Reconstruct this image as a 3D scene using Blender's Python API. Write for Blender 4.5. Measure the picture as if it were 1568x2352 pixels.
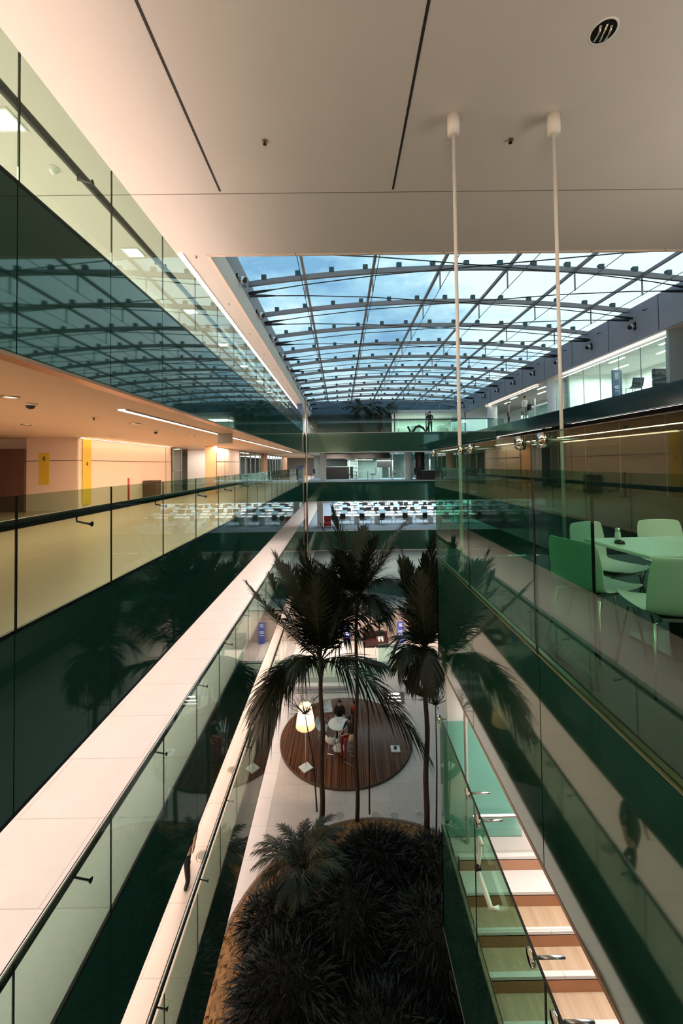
import bpy, bmesh, math, random
from mathutils import Vector, Matrix, Quaternion
random.seed(7)
R = math.radians
for o in list(bpy.data.objects):
    bpy.data.objects.remove(o, do_unlink=True)
SC = bpy.context.scene
COL = SC.collection

# ------------------------------------------------------------------ camera
F1, F2, F3, F4, F5 = 0.0, 3.8, 7.6, 11.4, 15.2      # storey floor heights
CZ = 12.755                                           # eye height
FPX = 914.4
PITCH, YAW, ROLL = .0239, .0035, .0129
cd = bpy.data.cameras.new('camera'); cam = bpy.data.objects.new('camera', cd); COL.objects.link(cam)
cd.sensor_fit = 'HORIZONTAL'; cd.sensor_width = 36; cd.lens = FPX/1568*36
cd.shift_x = 0.0; cd.shift_y = -(1176-1045)/1568
cd.clip_start = 0.05; cd.clip_end = 500
_rot = Matrix.Rotation(-YAW, 3, 'Z') @ Matrix.Rotation(PITCH, 3, 'X') @ Matrix.Rotation(R(90), 3, 'X') @ Matrix.Rotation(-ROLL, 3, 'Z')
cam.matrix_world = Matrix.Translation((0, 0, CZ)) @ _rot.to_4x4()
SC.camera = cam
def at(px, py, d):
    """point at forward distance d seen from the eye along a measured sight line"""
    v = _rot @ Vector(((px-784)/FPX, -(py-1045)/FPX, -1.0))
    t = d/v.y
    return Vector((v.x*t, d, CZ+v.z*t))

# ------------------------------------------------------------------ view + world
SC.view_settings.view_transform = 'Standard'; SC.view_settings.look = 'None'
SC.view_settings.gamma = 1; SC.view_settings.use_curve_mapping = False
SC.view_settings.exposure = 0.0
try:
    SC.cycles.transparent_max_bounces = 24; SC.cycles.max_bounces = 8; SC.cycles.sample_clamp_indirect = 5
    SC.cycles.caustics_reflective = False
except Exception: pass

W = bpy.data.worlds.new('sky'); SC.world = W; W.use_nodes = True
nt = W.node_tree; nt.nodes.clear()
def nn(nt, t, **k):
    n = nt.nodes.new(t)
    for a, b in k.items():
        if a.startswith('i_'): n.inputs[a[2:].replace('_', ' ')].default_value = b
        else: setattr(n, a, b)
    return n
tc = nn(nt, 'ShaderNodeTexCoord')
mp = nn(nt, 'ShaderNodeMapping'); mp.inputs['Scale'].default_value = (1, 1.0, 2.6)
nz = nn(nt, 'ShaderNodeTexNoise'); nz.inputs['Scale'].default_value = 3.1; nz.inputs['Detail'].default_value = 5; nz.inputs['Roughness'].default_value = .6
cr = nn(nt, 'ShaderNodeValToRGB')
cr.color_ramp.elements[0].position = .36; cr.color_ramp.elements[0].color = (.155, .33, .50, 1)
cr.color_ramp.elements[1].position = .66; cr.color_ramp.elements[1].color = (.62, .80, .83, 1)
e = cr.color_ramp.elements.new(.5); e.color = (.30, .53, .66, 1)
sx = nn(nt, 'ShaderNodeSeparateXYZ')
mr = nn(nt, 'ShaderNodeMapRange'); mr.inputs['From Min'].default_value = -.3; mr.inputs['From Max'].default_value = .6
mr.inputs['To Min'].default_value = -.1; mr.inputs['To Max'].default_value = .2
ad = nn(nt, 'ShaderNodeMath', operation='ADD')
bg = nn(nt, 'ShaderNodeBackground'); bg.inputs['Strength'].default_value = 1.6
ow = nn(nt, 'ShaderNodeOutputWorld')
L = nt.links.new
L(tc.outputs['Generated'], mp.inputs['Vector']); L(mp.outputs[0], nz.inputs['Vector'])
L(tc.outputs['Generated'], sx.inputs[0]); L(sx.outputs['X'], mr.inputs['Value'])
L(nz.outputs['Fac'], ad.inputs[0]); L(mr.outputs[0], ad.inputs[1])
L(ad.outputs[0], cr.inputs[0]); L(cr.outputs[0], bg.inputs['Color']); L(bg.outputs[0], ow.inputs[0])

# ------------------------------------------------------------------ lamps (soffit panels and strips, plus added upward fills)
def area(name, loc, sx_, sy_, power, col=(1, .80, .66), rot=(0, 0, 0), spread=None):
    d = bpy.data.lights.new(name, 'AREA'); d.shape = 'RECTANGLE'; d.size = sx_; d.size_y = sy_
    d.energy = power; d.color = col
    if spread: d.spread = spread
    o = bpy.data.objects.new(name, d); o.location = loc; o.rotation_euler = rot; COL.objects.link(o)
    return o
WARM, PINK, WHITE = (1, .72, .50), (1, .86, .78), (.90, 1, .97)
# upper corridor (storey five): washes the white floor, which lights the ceiling above
area('corridor_light', (-5.4, 4, 17.64), .5, 18, 1350, PINK)
area('corridor_light', (-4.3, 24, 17.64), .5, 20, 500, PINK)
# unseen upward fill lamps, added to brighten the beige ceiling
area('ceiling_fill_light', (-.8, -5.6, 13.6), 3.4, .3, 430, (1, .84, .72), (R(180-22), 0, 0))
area('ceiling_fill_light', (4.6, -5.6, 13.6), 3.4, .3, 190, (1, .88, .74), (R(180-22), 0, 0))
area('ceiling_fill_light', (7.6, 3, 13.6), .3, 5, 240, (1, .88, .72), (R(180), 0, 0))
# storey four corridor
area('corridor_light', (-5.9, 10, 13.70), .25, 24, 800, WARM)
area('corridor_light', (-5.2, 27, 13.70), .25, 8, 150, PINK)
area('wall_washer', (-8.1, 16, 13.70), .10, 6.6, 26, (1, .74, .46), (0, R(-25), 0))
area('niche_light', (-7.4, 21.2, 13.68), 1.8, .5, 45, PINK)
# storeys three and two, and the ground floor below them
area('corridor_light', (-4.6, 12, 9.85), .5, 30, 470, (1, .87, .80))
area('corridor_light', (-4.4, 12, 6.05), .5, 28, 480, (1, .76, .62))
area('corridor_light', (-4.6, 12, 2.24), .5, 30, 520, PINK)
# offices beyond the far bridges
area('office_light', (5, 44, 9.85), 15, 20, 2300, (.93, .98, 1))
area('office_light', (4, 36.6, 13.1), 10, 3, 480, WHITE)
area('office_light', (-4.7, 44, 13.6), 3, 20, 480, (.95, .96, 1))
area('office_light', (8.6, 41, 17.4), 6, 3, 420, WHITE)
area('office_light', (4, 36, 6.0), 12, 6, 400, (.85, 1, .95))
# right side: storey five room, storey four restaurant, landing below
area('room_light', (14.6, 18.6, 17.5), 2.4, 7, 420, (.9, 1, .95))
area('room_light', (14.6, 29, 17.5), 2.4, 10, 160, (.85, 1, .97))
area('restaurant_light', (4.2, 1.2, 14.6), 3.4, 2.0, 95, (1, .93, .78))
area('landing_light', (3.0, 3.9, 9.85), 1.4, 2.2, 130, (1, .93, .88))
area('lobby_light', (2.2, 27.4, 2.2), 11, 1.5, 330, (1, .80, .68))
# court downlights under the bridge and ceiling
area('court_light', (.3, -2, 10.9), 2.6, 2.6, 70, (1, .80, .68), (R(35), 0, 0))

# ------------------------------------------------------------------ materials
MATS = {}
def base(name):
    m = bpy.data.materials.new(name); m.use_nodes = True
    n = m.node_tree; b = n.nodes['Principled BSDF']; MATS[name] = m
    return m, n, b
def plain(name, col, rough=.5, metal=0, var=.12, scale=6, ior=None, bump=0, trans=0, coat=0):
    m, n, b = base(name)
    t = nn(n, 'ShaderNodeTexCoord'); z = nn(n, 'ShaderNodeTexNoise'); z.inputs['Scale'].default_value = scale; z.inputs['Detail'].default_value = 5
    mx = nn(n, 'ShaderNodeMix', data_type='RGBA')
    mx.inputs[6].default_value = (*[c*(1-var) for c in col], 1); mx.inputs[7].default_value = (*[min(1, c*(1+var)) for c in col], 1)
    n.links.new(t.outputs['Object'], z.inputs['Vector']); n.links.new(z.outputs['Fac'], mx.inputs[0]); n.links.new(mx.outputs[2], b.inputs['Base Color'])
    b.inputs['Roughness'].default_value = rough; b.inputs['Metallic'].default_value = metal
    if ior: b.inputs['IOR'].default_value = ior
    if 'spandrel' in name: b.inputs['Specular Tint'].default_value = (.62, 1, .84, 1)
    if coat: b.inputs['Coat Weight'].default_value = coat
    if bump:
        bp = nn(n, 'ShaderNodeBump'); bp.inputs['Strength'].default_value = bump; bp.inputs['Distance'].default_value = .02
        n.links.new(z.outputs['Fac'], bp.inputs['Height']); n.links.new(bp.outputs[0], b.inputs['Normal'])
    return m
def emis(name, col, s):
    m, n, b = base(name)
    b.inputs['Base Color'].default_value = (*col, 1); b.inputs['Emission Color'].default_value = (*col, 1); b.inputs['Emission Strength'].default_value = s
    return m
def pane(name, tint, f0=.05, amp=1.0, rough=.0, refl=(1, 1, 1)):
    """thin sheet glass: tinted see-through plus a mirror share that grows towards grazing view"""
    m, n, b = base(name); n.nodes.remove(b)
    out = [x for x in n.nodes if x.type == 'OUTPUT_MATERIAL'][0]
    lw = nn(n, 'ShaderNodeLayerWeight'); lw.inputs['Blend'].default_value = .5
    pw = nn(n, 'ShaderNodeMath', operation='POWER'); pw.inputs[1].default_value = 4.2
    ml = nn(n, 'ShaderNodeMath', operation='MULTIPLY_ADD'); ml.inputs[1].default_value = (1-f0)*amp; ml.inputs[2].default_value = f0
    tr = nn(n, 'ShaderNodeBsdfTransparent'); tr.inputs[0].default_value = (*tint, 1)
    gl = nn(n, 'ShaderNodeBsdfGlossy'); gl.inputs['Roughness'].default_value = rough; gl.inputs[0].default_value = (*refl, 1)
    mx = nn(n, 'ShaderNodeMixShader')
    n.links.new(lw.outputs['Facing'], pw.inputs[0]); n.links.new(pw.outputs[0], ml.inputs[0]); n.links.new(ml.outputs[0], mx.inputs[0])
    n.links.new(tr.outputs[0], mx.inputs[1]); n.links.new(gl.outputs[0], mx.inputs[2]); n.links.new(mx.outputs[0], out.inputs[0])
    return m
def tiles(name, c1, c2, mortar, sx=1.2, sy=.6, rough=.35, msize=.006, streak=.1, off=.5):
    m, n, b = base(name)
    t = nn(n, 'ShaderNodeTexCoord'); br = nn(n, 'ShaderNodeTexBrick')
    br.offset = off
    br.inputs['Color1'].default_value = (*c1, 1); br.inputs['Color2'].default_value = (*c2, 1); br.inputs['Mortar'].default_value = (*mortar, 1)
    br.inputs['Scale'].default_value = 1; br.inputs['Brick Width'].default_value = sx; br.inputs['Row Height'].default_value = sy; br.inputs['Mortar Size'].default_value = msize
    z = nn(n, 'ShaderNodeTexNoise'); z.inputs['Scale'].default_value = 1.7; z.inputs['Detail'].default_value = 8; z.inputs['Roughness'].default_value = .65; z.inputs['Distortion'].default_value = .8
    mr_ = nn(n, 'ShaderNodeMapRange'); mr_.inputs['To Min'].default_value = 1-streak*1.6; mr_.inputs['To Max'].default_value = 1+streak
    mx = nn(n, 'ShaderNodeMix', data_type='RGBA', blend_type='MULTIPLY'); mx.inputs[0].default_value = 1
    n.links.new(t.outputs['Object'], br.inputs['Vector']); n.links.new(t.outputs['Object'], z.inputs['Vector'])
    n.links.new(z.outputs['Fac'], mr_.inputs['Value']); n.links.new(br.outputs['Color'], mx.inputs[6]); n.links.new(mr_.outputs[0], mx.inputs[7])
    n.links.new(mx.outputs[2], b.inputs['Base Color']); b.inputs['Roughness'].default_value = rough
    return m
def planks(name, c1, c2, w=.12, rough=.25, axis=0):
    m, n, b = base(name)
    t = nn(n, 'ShaderNodeTexCoord'); mpg = nn(n, 'ShaderNodeMapping')
    mpg.inputs['Scale'].default_value = (1/w, .22, 1) if axis == 0 else (.22, 1/w, 1)
    br = nn(n, 'ShaderNodeTexNoise'); br.inputs['Scale'].default_value = 1.0; br.inputs['Detail'].default_value = 3
    rp = nn(n, 'ShaderNodeValToRGB'); rp.color_ramp.elements[0].position = .35; rp.color_ramp.elements[0].color = (*c1, 1)
    rp.color_ramp.elements[1].position = .65; rp.color_ramp.elements[1].color = (*c2, 1)
    n.links.new(t.outputs['Object'], mpg.inputs[0]); n.links.new(mpg.outputs[0], br.inputs['Vector'])
    n.links.new(br.outputs['Fac'], rp.inputs[0]); n.links.new(rp.outputs[0], b.inputs['Base Color'])
    bp = nn(n, 'ShaderNodeBump'); bp.inputs['Strength'].default_value = .25; bp.inputs['Distance'].default_value = .02
    n.links.new(br.outputs['Fac'], bp.inputs['Height']); n.links.new(bp.outputs[0], b.inputs['Normal'])
    b.inputs['Roughness'].default_value = rough
    return m
M = MATS
plain('ceiling_paint', (.60, .56, .515), .6, var=.03, scale=1.5)
plain('soffit_paint', (.74, .62, .52), .55, var=.03, scale=1.5)
plain('joint', (.012, .010, .009), .7, var=.02)
plain('thin_joint', (.18, .15, .12), .7, var=.02)
plain('white_paint', (.78, .76, .72), .5, var=.03)
plain('spandrel_glass', (.014, .058, .040), .035, var=.05, scale=.6, ior=1.85)
plain('dark_spandrel', (.006, .016, .013), .04, var=.05, scale=.6, ior=1.75)
pane('balustrade_glass', (.685, .80, .73), .035, .9)
pane('landing_glass', (.58, .78, .67), .045, .5)
pane('end_glass', (.60, .84, .74), .05, .85)
pane('teal_glass', (.70, .89, .85), .03, .8)
pane('roof_glass', (.97, .98, .98), .02, .5)
pane('office_glass', (.84, .93, .89), .03, .8)
pane('smoked_glass', (.50, .62, .58), .05, .8)
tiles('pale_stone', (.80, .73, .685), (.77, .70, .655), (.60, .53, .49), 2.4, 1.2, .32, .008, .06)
tiles('court_stone', (.62, .545, .49), (.58, .51, .46), (.45, .39, .35), 1.8, .9, .34, .007, .12)
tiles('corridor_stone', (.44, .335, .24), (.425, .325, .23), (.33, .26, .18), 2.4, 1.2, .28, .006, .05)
tiles('grey_stone', (.27, .265, .25), (.26, .255, .245), (.2, .2, .19), 1.8, .9, .35, .006, .08)
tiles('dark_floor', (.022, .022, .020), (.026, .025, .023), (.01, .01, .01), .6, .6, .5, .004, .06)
plain('blue_carpet', (.20, .27, .33), .95, var=.15, scale=30)
planks('deck_wood', (.022, .008, .004), (.19, .075, .034), .04, .16)
planks('stair_wood', (.48, .32, .20), (.60, .42, .28), .1, .35)
plain('brass_edge', (.55, .36, .25), .28, .85, var=.12, scale=4)
plain('copper_soffit', (.42, .22, .13), .3, .7, var=.2, scale=2)
plain('black_metal', (.015, .014, .013), .3, .5)
plain('dark_rail', (.02, .022, .02), .22, .3, ior=1.7)
plain('steel', (.62, .62, .60), .25, 1)
plain('polished_steel', (.85, .78, .68), .12, 1)
plain('roof_steel', (.24, .215, .215), .45, .3)
plain('roof_purlin', (.30, .27, .27), .45, .3)
plain('cable', (.018, .02, .024), .4, .4)
plain('clamp_plastic', (.02, .06, .065), .35)
plain('upstand_concrete', (.30, .30, .33), .7, var=.12, scale=2.5, bump=.1)
plain('white_pipe', (.82, .77, .70), .4, var=.02)
plain('court_wall', (.50, .40, .345), .5, var=.05, scale=1)
plain('peach_wall', (.82, .66, .54), .5, var=.04, scale=1)
plain('brown_panel', (.12, .062, .043), .5, var=.15, scale=2)
plain('warm_column', (.70, .42, .25), .5, var=.05)
plain('yellow_sign', (.70, .50, .045), .5, var=.04)
plain('sign_ink', (.07, .06, .04), .6)
plain('blue_sign', (.035, .075, .18), .4, var=.05)
plain('bright_blue_sign', (.07, .10, .42), .4, var=.05)
plain('sign_white', (.82, .84, .85), .5, var=.02)
plain('frosted_sign', (.33, .33, .27), .35)
plain('leaf', (.019, .026, .009), .42, var=.35, scale=3)
plain('leaf_bright', (.045, .062, .018), .42, var=.3, scale=3)
plain('rachis', (.075, .062, .030), .55, var=.2)
plain('trunk', (.085, .052, .034), .8, var=.35, scale=9, bump=.5)
plain('crownshaft', (.10, .095, .05), .5, var=.2)
plain('twig', (.045, .030, .020), .8, var=.2)
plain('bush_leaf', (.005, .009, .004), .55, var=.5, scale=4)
plain('bark_chips', (.30, .155, .055), .8, var=.85, scale=9, bump=1)
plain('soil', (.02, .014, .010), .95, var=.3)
plain('planter_wall', (.16, .09, .05), .5, var=.3)
plain('skin', (.50, .30, .21), .5, var=.06)
plain('black_cloth', (.008, .008, .009), .8, var=.2)
plain('red_cloth', (.32, .022, .015), .75, var=.15)
plain('white_cloth', (.70, .66, .60), .8)
plain('grey_cloth', (.20, .23, .23), .8)
plain('hair', (.008, .006, .005), .5)
plain('white_plastic', (.78, .80, .74), .35, var=.03)
plain('cream_plastic', (.72, .64, .44), .35, var=.05)
plain('table_white', (.86, .86, .80), .3, var=.02)
plain('black_plastic', (.012, .012, .013), .4)
plain('mesh_black', (.012, .014, .018), .6)
plain('leather', (.045, .012, .010), .35, var=.3, scale=5)
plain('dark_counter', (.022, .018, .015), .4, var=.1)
plain('blue_end_wall', (.085, .135, .175), .7, var=.2, scale=.7)
plain('dark_green_wall', (.010, .032, .028), .12, var=.3, scale=.7, ior=1.6)
plain('office_grey', (.33, .38, .36), .6, var=.06)
plain('office_white', (.78, .80, .78), .5, var=.04)
plain('red_plastic', (.4, .03, .03), .5)
emis('strip_light', (1, .80, .62), 5.5)
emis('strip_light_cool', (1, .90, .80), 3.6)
emis('panel_light', (.88, .97, 1), 7)
emis('downlight_glow', (1, .86, .66), 3.0)
emis('cool_tube', (.92, 1, .98), 4.2)
emis('screen', (.35, .6, .75), .35)
emis('lamp_bulb', (1, .80, .52), 22)
# the lampshade lets the bulb's light through
m_, n_, b_ = base('lampshade')
b_.inputs['Base Color'].default_value = (.88, .74, .52, 1); b_.inputs['Roughness'].default_value = .8
_tl = nn(n_, 'ShaderNodeBsdfTranslucent'); _tl.inputs[0].default_value = (.95, .80, .56, 1); _mx = nn(n_, 'ShaderNodeMixShader'); _mx.inputs[0].default_value = .6
_o = [x for x in n_.nodes if x.type == 'OUTPUT_MATERIAL'][0]
n_.links.new(b_.outputs[0], _mx.inputs[1]); n_.links.new(_tl.outputs[0], _mx.inputs[2]); n_.links.new(_mx.outputs[0], _o.inputs[0])

# ------------------------------------------------------------------ mesh helpers
class MB:
    def __init__(s): s.v = []; s.f = []; s.m = []
    def add(s, vs, fs, mi=0):
        k = len(s.v); s.v += [tuple(v) for v in vs]; s.f += [tuple(i+k for i in f) for f in fs]; s.m += [mi]*len(fs); return s
    def box(s, x0, x1, y0, y1, z0, z1, mi=0):
        if x0 > x1: x0, x1 = x1, x0
        if y0 > y1: y0, y1 = y1, y0
        if z0 > z1: z0, z1 = z1, z0
        vs = [(x, y, z) for z in (z0, z1) for y in (y0, y1) for x in (x0, x1)]
        return s.add(vs, [(0, 2, 3, 1), (4, 5, 7, 6), (0, 1, 5, 4), (2, 6, 7, 3), (0, 4, 6, 2), (1, 3, 7, 5)], mi)
    def rbox(s, x0, x1, y0, y1, z0, z1, r, n=3, mi=0):
        """box with corners rounded in plan"""
        pts = []
        for cx, cy, a0 in ((x1-r, y1-r, 0), (x0+r, y1-r, 90), (x0+r, y0+r, 180), (x1-r, y0+r, 270)):
            for i in range(n+1):
                a = R(a0+90*i/n); pts.append((cx+r*math.cos(a), cy+r*math.sin(a)))
        return s.prism(pts, z0, z1, mi)
    def prism(s, pts, z0, z1, mi=0):
        k = len(pts); vs = [(x, y, z0) for x, y in pts]+[(x, y, z1) for x, y in pts]
        fs = [tuple(range(k-1, -1, -1)), tuple(range(k, 2*k))]+[(i, (i+1) % k, (i+1) % k+k, i+k) for i in range(k)]
        return s.add(vs, fs, mi)
    def tube(s, pts, r, n=8, mi=0, cap=True):
        pts = [Vector(p) for p in pts]; rs = r if isinstance(r, (list, tuple)) else [r]*len(pts)
        vs = []; up = None
        for i, p in enumerate(pts):
            t = (pts[min(i+1, len(pts)-1)]-pts[max(i-1, 0)]).normalized()
            if up is None: up = t.orthogonal().normalized()
            u = (up-t*up.dot(t));
            u = u.normalized() if u.length > 1e-6 else t.orthogonal().normalized()
            up = u; w = t.cross(u)
            for j in range(n):
                a = 2*math.pi*j/n; vs.append(p+(u*math.cos(a)+w*math.sin(a))*rs[i])
        fs = [(i*n+j, i*n+(j+1) % n, (i+1)*n+(j+1) % n, (i+1)*n+j) for i in range(len(pts)-1) for j in range(n)]
        if cap: fs += [tuple(range(n-1, -1, -1)), tuple((len(pts)-1)*n+j for j in range(n))]
        return s.add(vs, fs, mi)
    def lathe(s, prof, c=(0, 0, 0), n=24, mi=0, a0=0, a1=360):
        full = abs(a1-a0) >= 360; k = n if full else n+1; vs = []
        for r, z in prof:
            for j in range(k):
                a = R(a0+(a1-a0)*j/n); vs.append((c[0]+r*math.cos(a), c[1]+r*math.sin(a), c[2]+z))
        fs = [(i*k+j, i*k+(j+1) % k, (i+1)*k+(j+1) % k, (i+1)*k+j) for i in range(len(prof)-1) for j in range(n)]
        return s.add(vs, fs, mi)
    def bar(s, a, b, w, h, mi=0):
        a = Vector(a); b = Vector(b); t = (b-a).normalized(); u = t.cross(Vector((0, 0, 1)))
        u = u.normalized() if u.length > 1e-5 else Vector((1, 0, 0)); q = u.cross(t)
        vs = [p+u*(w/2*i)+q*(h/2*j) for p in (a, b) for i, j in ((-1, -1), (1, -1), (1, 1), (-1, 1))]
        return s.add(vs, [(0, 1, 2, 3), (7, 6, 5, 4), (0, 4, 5, 1), (1, 5, 6, 2), (2, 6, 7, 3), (3, 7, 4, 0)], mi)
    def grid(s, rows, mi=0):
        k = len(rows[0]); vs = [p for r in rows for p in r]
        return s.add(vs, [(i*k+j, i*k+j+1, (i+1)*k+j+1, (i+1)*k+j) for i in range(len(rows)-1) for j in range(k-1)], mi)
    def ball(s, c, rx, ry=None, rz=None, n=10, mi=0):
        ry = ry or rx; rz = rz or rx; rows = []
        for i in range(n+1):
            ph = math.pi*i/n
            rows.append([(c[0]+rx*math.sin(ph)*math.cos(2*math.pi*j/(2*n)), c[1]+ry*math.sin(ph)*math.sin(2*math.pi*j/(2*n)), c[2]+rz*math.cos(ph)) for j in range(2*n+1)])
        return s.grid(rows, mi)
    def build(s, name, mats, parent=None, smooth=False, rel=None):
        """rel: subtract this origin so the mesh sits around its own base"""
        me = bpy.data.meshes.new(name); off = Vector(rel) if rel is not None else Vector((0, 0, 0))
        me.from_pydata([tuple(Vector(v)-off) for v in s.v], [], s.f)
        for mt in (mats if isinstance(mats, (list, tuple)) else [mats]): me.materials.append(M[mt])
        me.polygons.foreach_set('material_index', s.m)
        if smooth: me.polygons.foreach_set('use_smooth', [True]*len(s.f))
        me.update(); o = bpy.data.objects.new(name, me); COL.objects.link(o)
        if parent is not None:
            o.parent = parent
        elif rel is not None: o.location = off
        return o
def fix_normals(o):
    bm = bmesh.new(); bm.from_mesh(o.data); bmesh.ops.recalc_face_normals(bm, faces=bm.faces); bm.to_mesh(o.data); bm.free(); return o
def bevel(o, w=.01, seg=2):
    md = o.modifiers.new('bevel', 'BEVEL'); md.width = w; md.segments = seg; md.limit_method = 'ANGLE'; return o
def tag(o, label=None, cat=None, group=None, kind=None):
    if label: o['label'] = label
    if cat: o['category'] = cat
    if group: o['group'] = group
    if kind: o['kind'] = kind
    return o
def thing(name, label, cat, loc=(0, 0, 0), rz=0, group=None):
    o = bpy.data.objects.new(name, None); COL.objects.link(o); o.location = loc; o.rotation_euler = (0, 0, rz); o.empty_display_size = .2
    return tag(o, label, cat, group)
def struct(name, mb, mats, label=None, smooth=False):
    o = mb.build(name, mats, smooth=smooth); o['kind'] = 'structure'
    if label: o['label'] = label
    return o
def kids(o): return [c for c in bpy.data.objects if c.parent == o]
def dup(root, loc, rz=None, label=None, group=None):
    r = root.copy(); COL.objects.link(r); r.location = loc
    if rz is not None: r.rotation_euler = (0, 0, rz)
    if label: r['label'] = label
    if group: r['group'] = group
    for ch in kids(root):
        c = ch.copy(); COL.objects.link(c); c.parent = r
        for g in kids(ch):
            d = g.copy(); COL.objects.link(d); d.parent = c
    return r
def text(body, size, loc, rot, mat, parent=None, name='lettering', depth=.004):
    cu = bpy.data.curves.new('t', 'FONT'); cu.body = body; cu.size = size; cu.extrude = depth; cu.align_x = 'CENTER'; cu.align_y = 'CENTER'
    o = bpy.data.objects.new('t', cu); COL.objects.link(o)
    dg = bpy.context.evaluated_depsgraph_get(); me = bpy.data.meshes.new_from_object(o.evaluated_get(dg)); bpy.data.objects.remove(o)
    me.materials.clear(); me.materials.append(M[mat]); t = bpy.data.objects.new(name, me); COL.objects.link(t)
    t.location = loc; t.rotation_euler = rot
    if parent: t.parent = parent
    return t
ORD = ['first', 'second', 'third', 'fourth', 'fifth', 'sixth', 'seventh', 'eighth', 'ninth', 'tenth', 'eleventh', 'twelfth', 'thirteenth', 'fourteenth', 'fifteenth']
# ------------------------------------------------------------------ key planes
XL, XR, YE, CEIL, D0 = -2.72, 1.39, 31.0, 17.66, 9.15
SP = 1.48                                             # depth of the green cladding band under each floor
XW = 12.2                                             # far right side of the atrium
ZS = 19.02                                            # springing of the glass roof
Y0, Y1 = -6.0, 60.0

# ------------------------------------------------------------------ setting
struct('floor', MB().box(-14, 14.6, Y0, 46, -.2, 0), 'court_stone')
struct('floor', MB().box(-14, XL-.05, Y0, 31, 0, .006), 'pale_stone')
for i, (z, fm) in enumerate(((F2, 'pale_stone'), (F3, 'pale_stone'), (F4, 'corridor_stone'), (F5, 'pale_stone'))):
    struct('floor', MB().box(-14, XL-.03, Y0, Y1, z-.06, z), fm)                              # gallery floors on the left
    struct('ceiling', MB().box(-14, XL-.22, Y0, Y1, z-SP, z-.07), 'soffit_paint')
    struct('floor', MB().box(XL+.02, 16, YE+.06, Y1, z-.06, z), 'blue_carpet' if i in (1, 2) else 'grey_stone')   # floors beyond the far bridges
    struct('ceiling', MB().box(XL+.02, 16, YE+.24, Y1, z-SP, z-.07), 'office_white')
# ceiling of the upper storey, open over the atrium
c = MB()
c.box(-14, -2.98, Y0, 44, CEIL, CEIL+.5); c.box(-2.98, 16.5, Y0, D0, CEIL, CEIL+.5); c.box(XW+.1, 16.5, D0, 44, CEIL, CEIL+.3)
c.box(5.2, XW+.1, 38.6, 44, CEIL, CEIL+.3)
struct('ceiling', c, 'ceiling_paint')
# shadow gaps between the ceiling boards
for n, (x0, x1, y0, y1) in enumerate(((-2.10, -2.065, Y0, 7.0), (.985, 1.02, Y0, 7.0))):
    struct('trim_%d' % (n+1), MB().box(x0, x1, y0, y1, CEIL-.004, CEIL+.002), 'joint')
struct('trim_3', MB().box(-14, 16, 7.06, 7.075, CEIL-.003, CEIL+.002), 'thin_joint')
# lip round the roof opening
t = MB().box(-2.99, 16, D0-.02, D0+.05, CEIL-.02, CEIL+.6)
for x in [-.97+1.72*k for k in range(8)]: t.box(x-.012, x+.012, D0-.024, D0-.02, CEIL-.02, CEIL+.02, 1)
struct('trim_4', t, ['soffit_paint', 'joint'])
struct('trim_5', MB().box(-3.06, -2.96, D0, 36.4, CEIL-.03, CEIL+.6), 'soffit_paint')
# upstand walls that carry the glass roof
struct('wall_left', MB().box(-3.4, -3.06, D0, 44, CEIL+.3, ZS+.12), 'upstand_concrete')
w = MB().box(XW+.02, XW+.4, Y0+15, 44.6, CEIL+.02, ZS+.1)
for k in range(12): w.box(XW+.01, XW+.03, 12.2+2.83*k-.008, 12.2+2.83*k+.008, CEIL+.04, ZS+.1, 1)
struct('wall_right', w, ['upstand_concrete', 'joint'])
struct('wall_far', MB().box(-3.4, 13, 43.9, 44.2, CEIL-.3, ZS+.75), 'blue_end_wall')
struct('ceiling', MB().box(-2.98, 5.2, 40.3, 44, CEIL, CEIL+.2), 'dark_green_wall')
# cladding bands of dark green glass
def cladding_x(name, x, y0, y1, ztop, depth, joints, face, mat='spandrel_glass', edge='brass_edge', label=None):
    m = MB(); ys = [y0]+[j for j in joints if y0 < j < y1]+[y1]
    for a, b in zip(ys[:-1], ys[1:]):
        m.box(x, x-face*.02, a+.006, b-.006, ztop-depth, ztop-.02, 0)
    m.box(x-face*.02, x-face*.05, y0, y1, ztop-depth, ztop-.015, 1)
    m.box(x+face*.003, x-face*.16, y0, y1, ztop-depth-.035, ztop-depth, 2)
    m.box(x+face*.004, x-face*.03, y0, y1, ztop-.02, ztop+.015, 3)
    return struct(name, m, [mat, 'joint', edge, 'black_metal' if face > 0 else 'brass_edge'], label)
JL = [3.35+1.38*k for k in range(-6, 21)]
JR = [1.38+1.47*k for k in range(-3, 4)]
for z in (F2, F3, F4, F5):
    cladding_x('wall_left', XL, Y0, YE, z, SP, JL, 1, edge='copper_soffit' if z == F5 else 'black_metal',
               label='dark green glass cladding band along the left galleries')
for z in (F3, F4):
    cladding_x('wall_right', XR, Y0, 5.86, z, SP, JR, -1, label='dark green glass cladding band under the landing on the right')
JF = [-1.66+1.385*k for k in range(12)]
for z in (F2, F3, F4, F5):
    m = MB(); xs = [XL]+JF[:-1]+[XW]
    for a, b in zip(xs[:-1], xs[1:]):
        if b > a: m.box(a+.007, b-.007, YE, YE+.02, z-SP, z, 0)
    m.box(XL, XW, YE+.02, YE+.05, z-SP, z-.005, 1); m.box(XL, XW, YE-.01, YE+.24, z-SP-.05, z-SP, 2); m.box(XL, XW, YE-.012, YE+.03, z, z+.03, 2)
    struct('wall_far', m, ['spandrel_glass', 'joint', 'soffit_paint'], 'dark green glass cladding band across the far end of the atrium')
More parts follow.
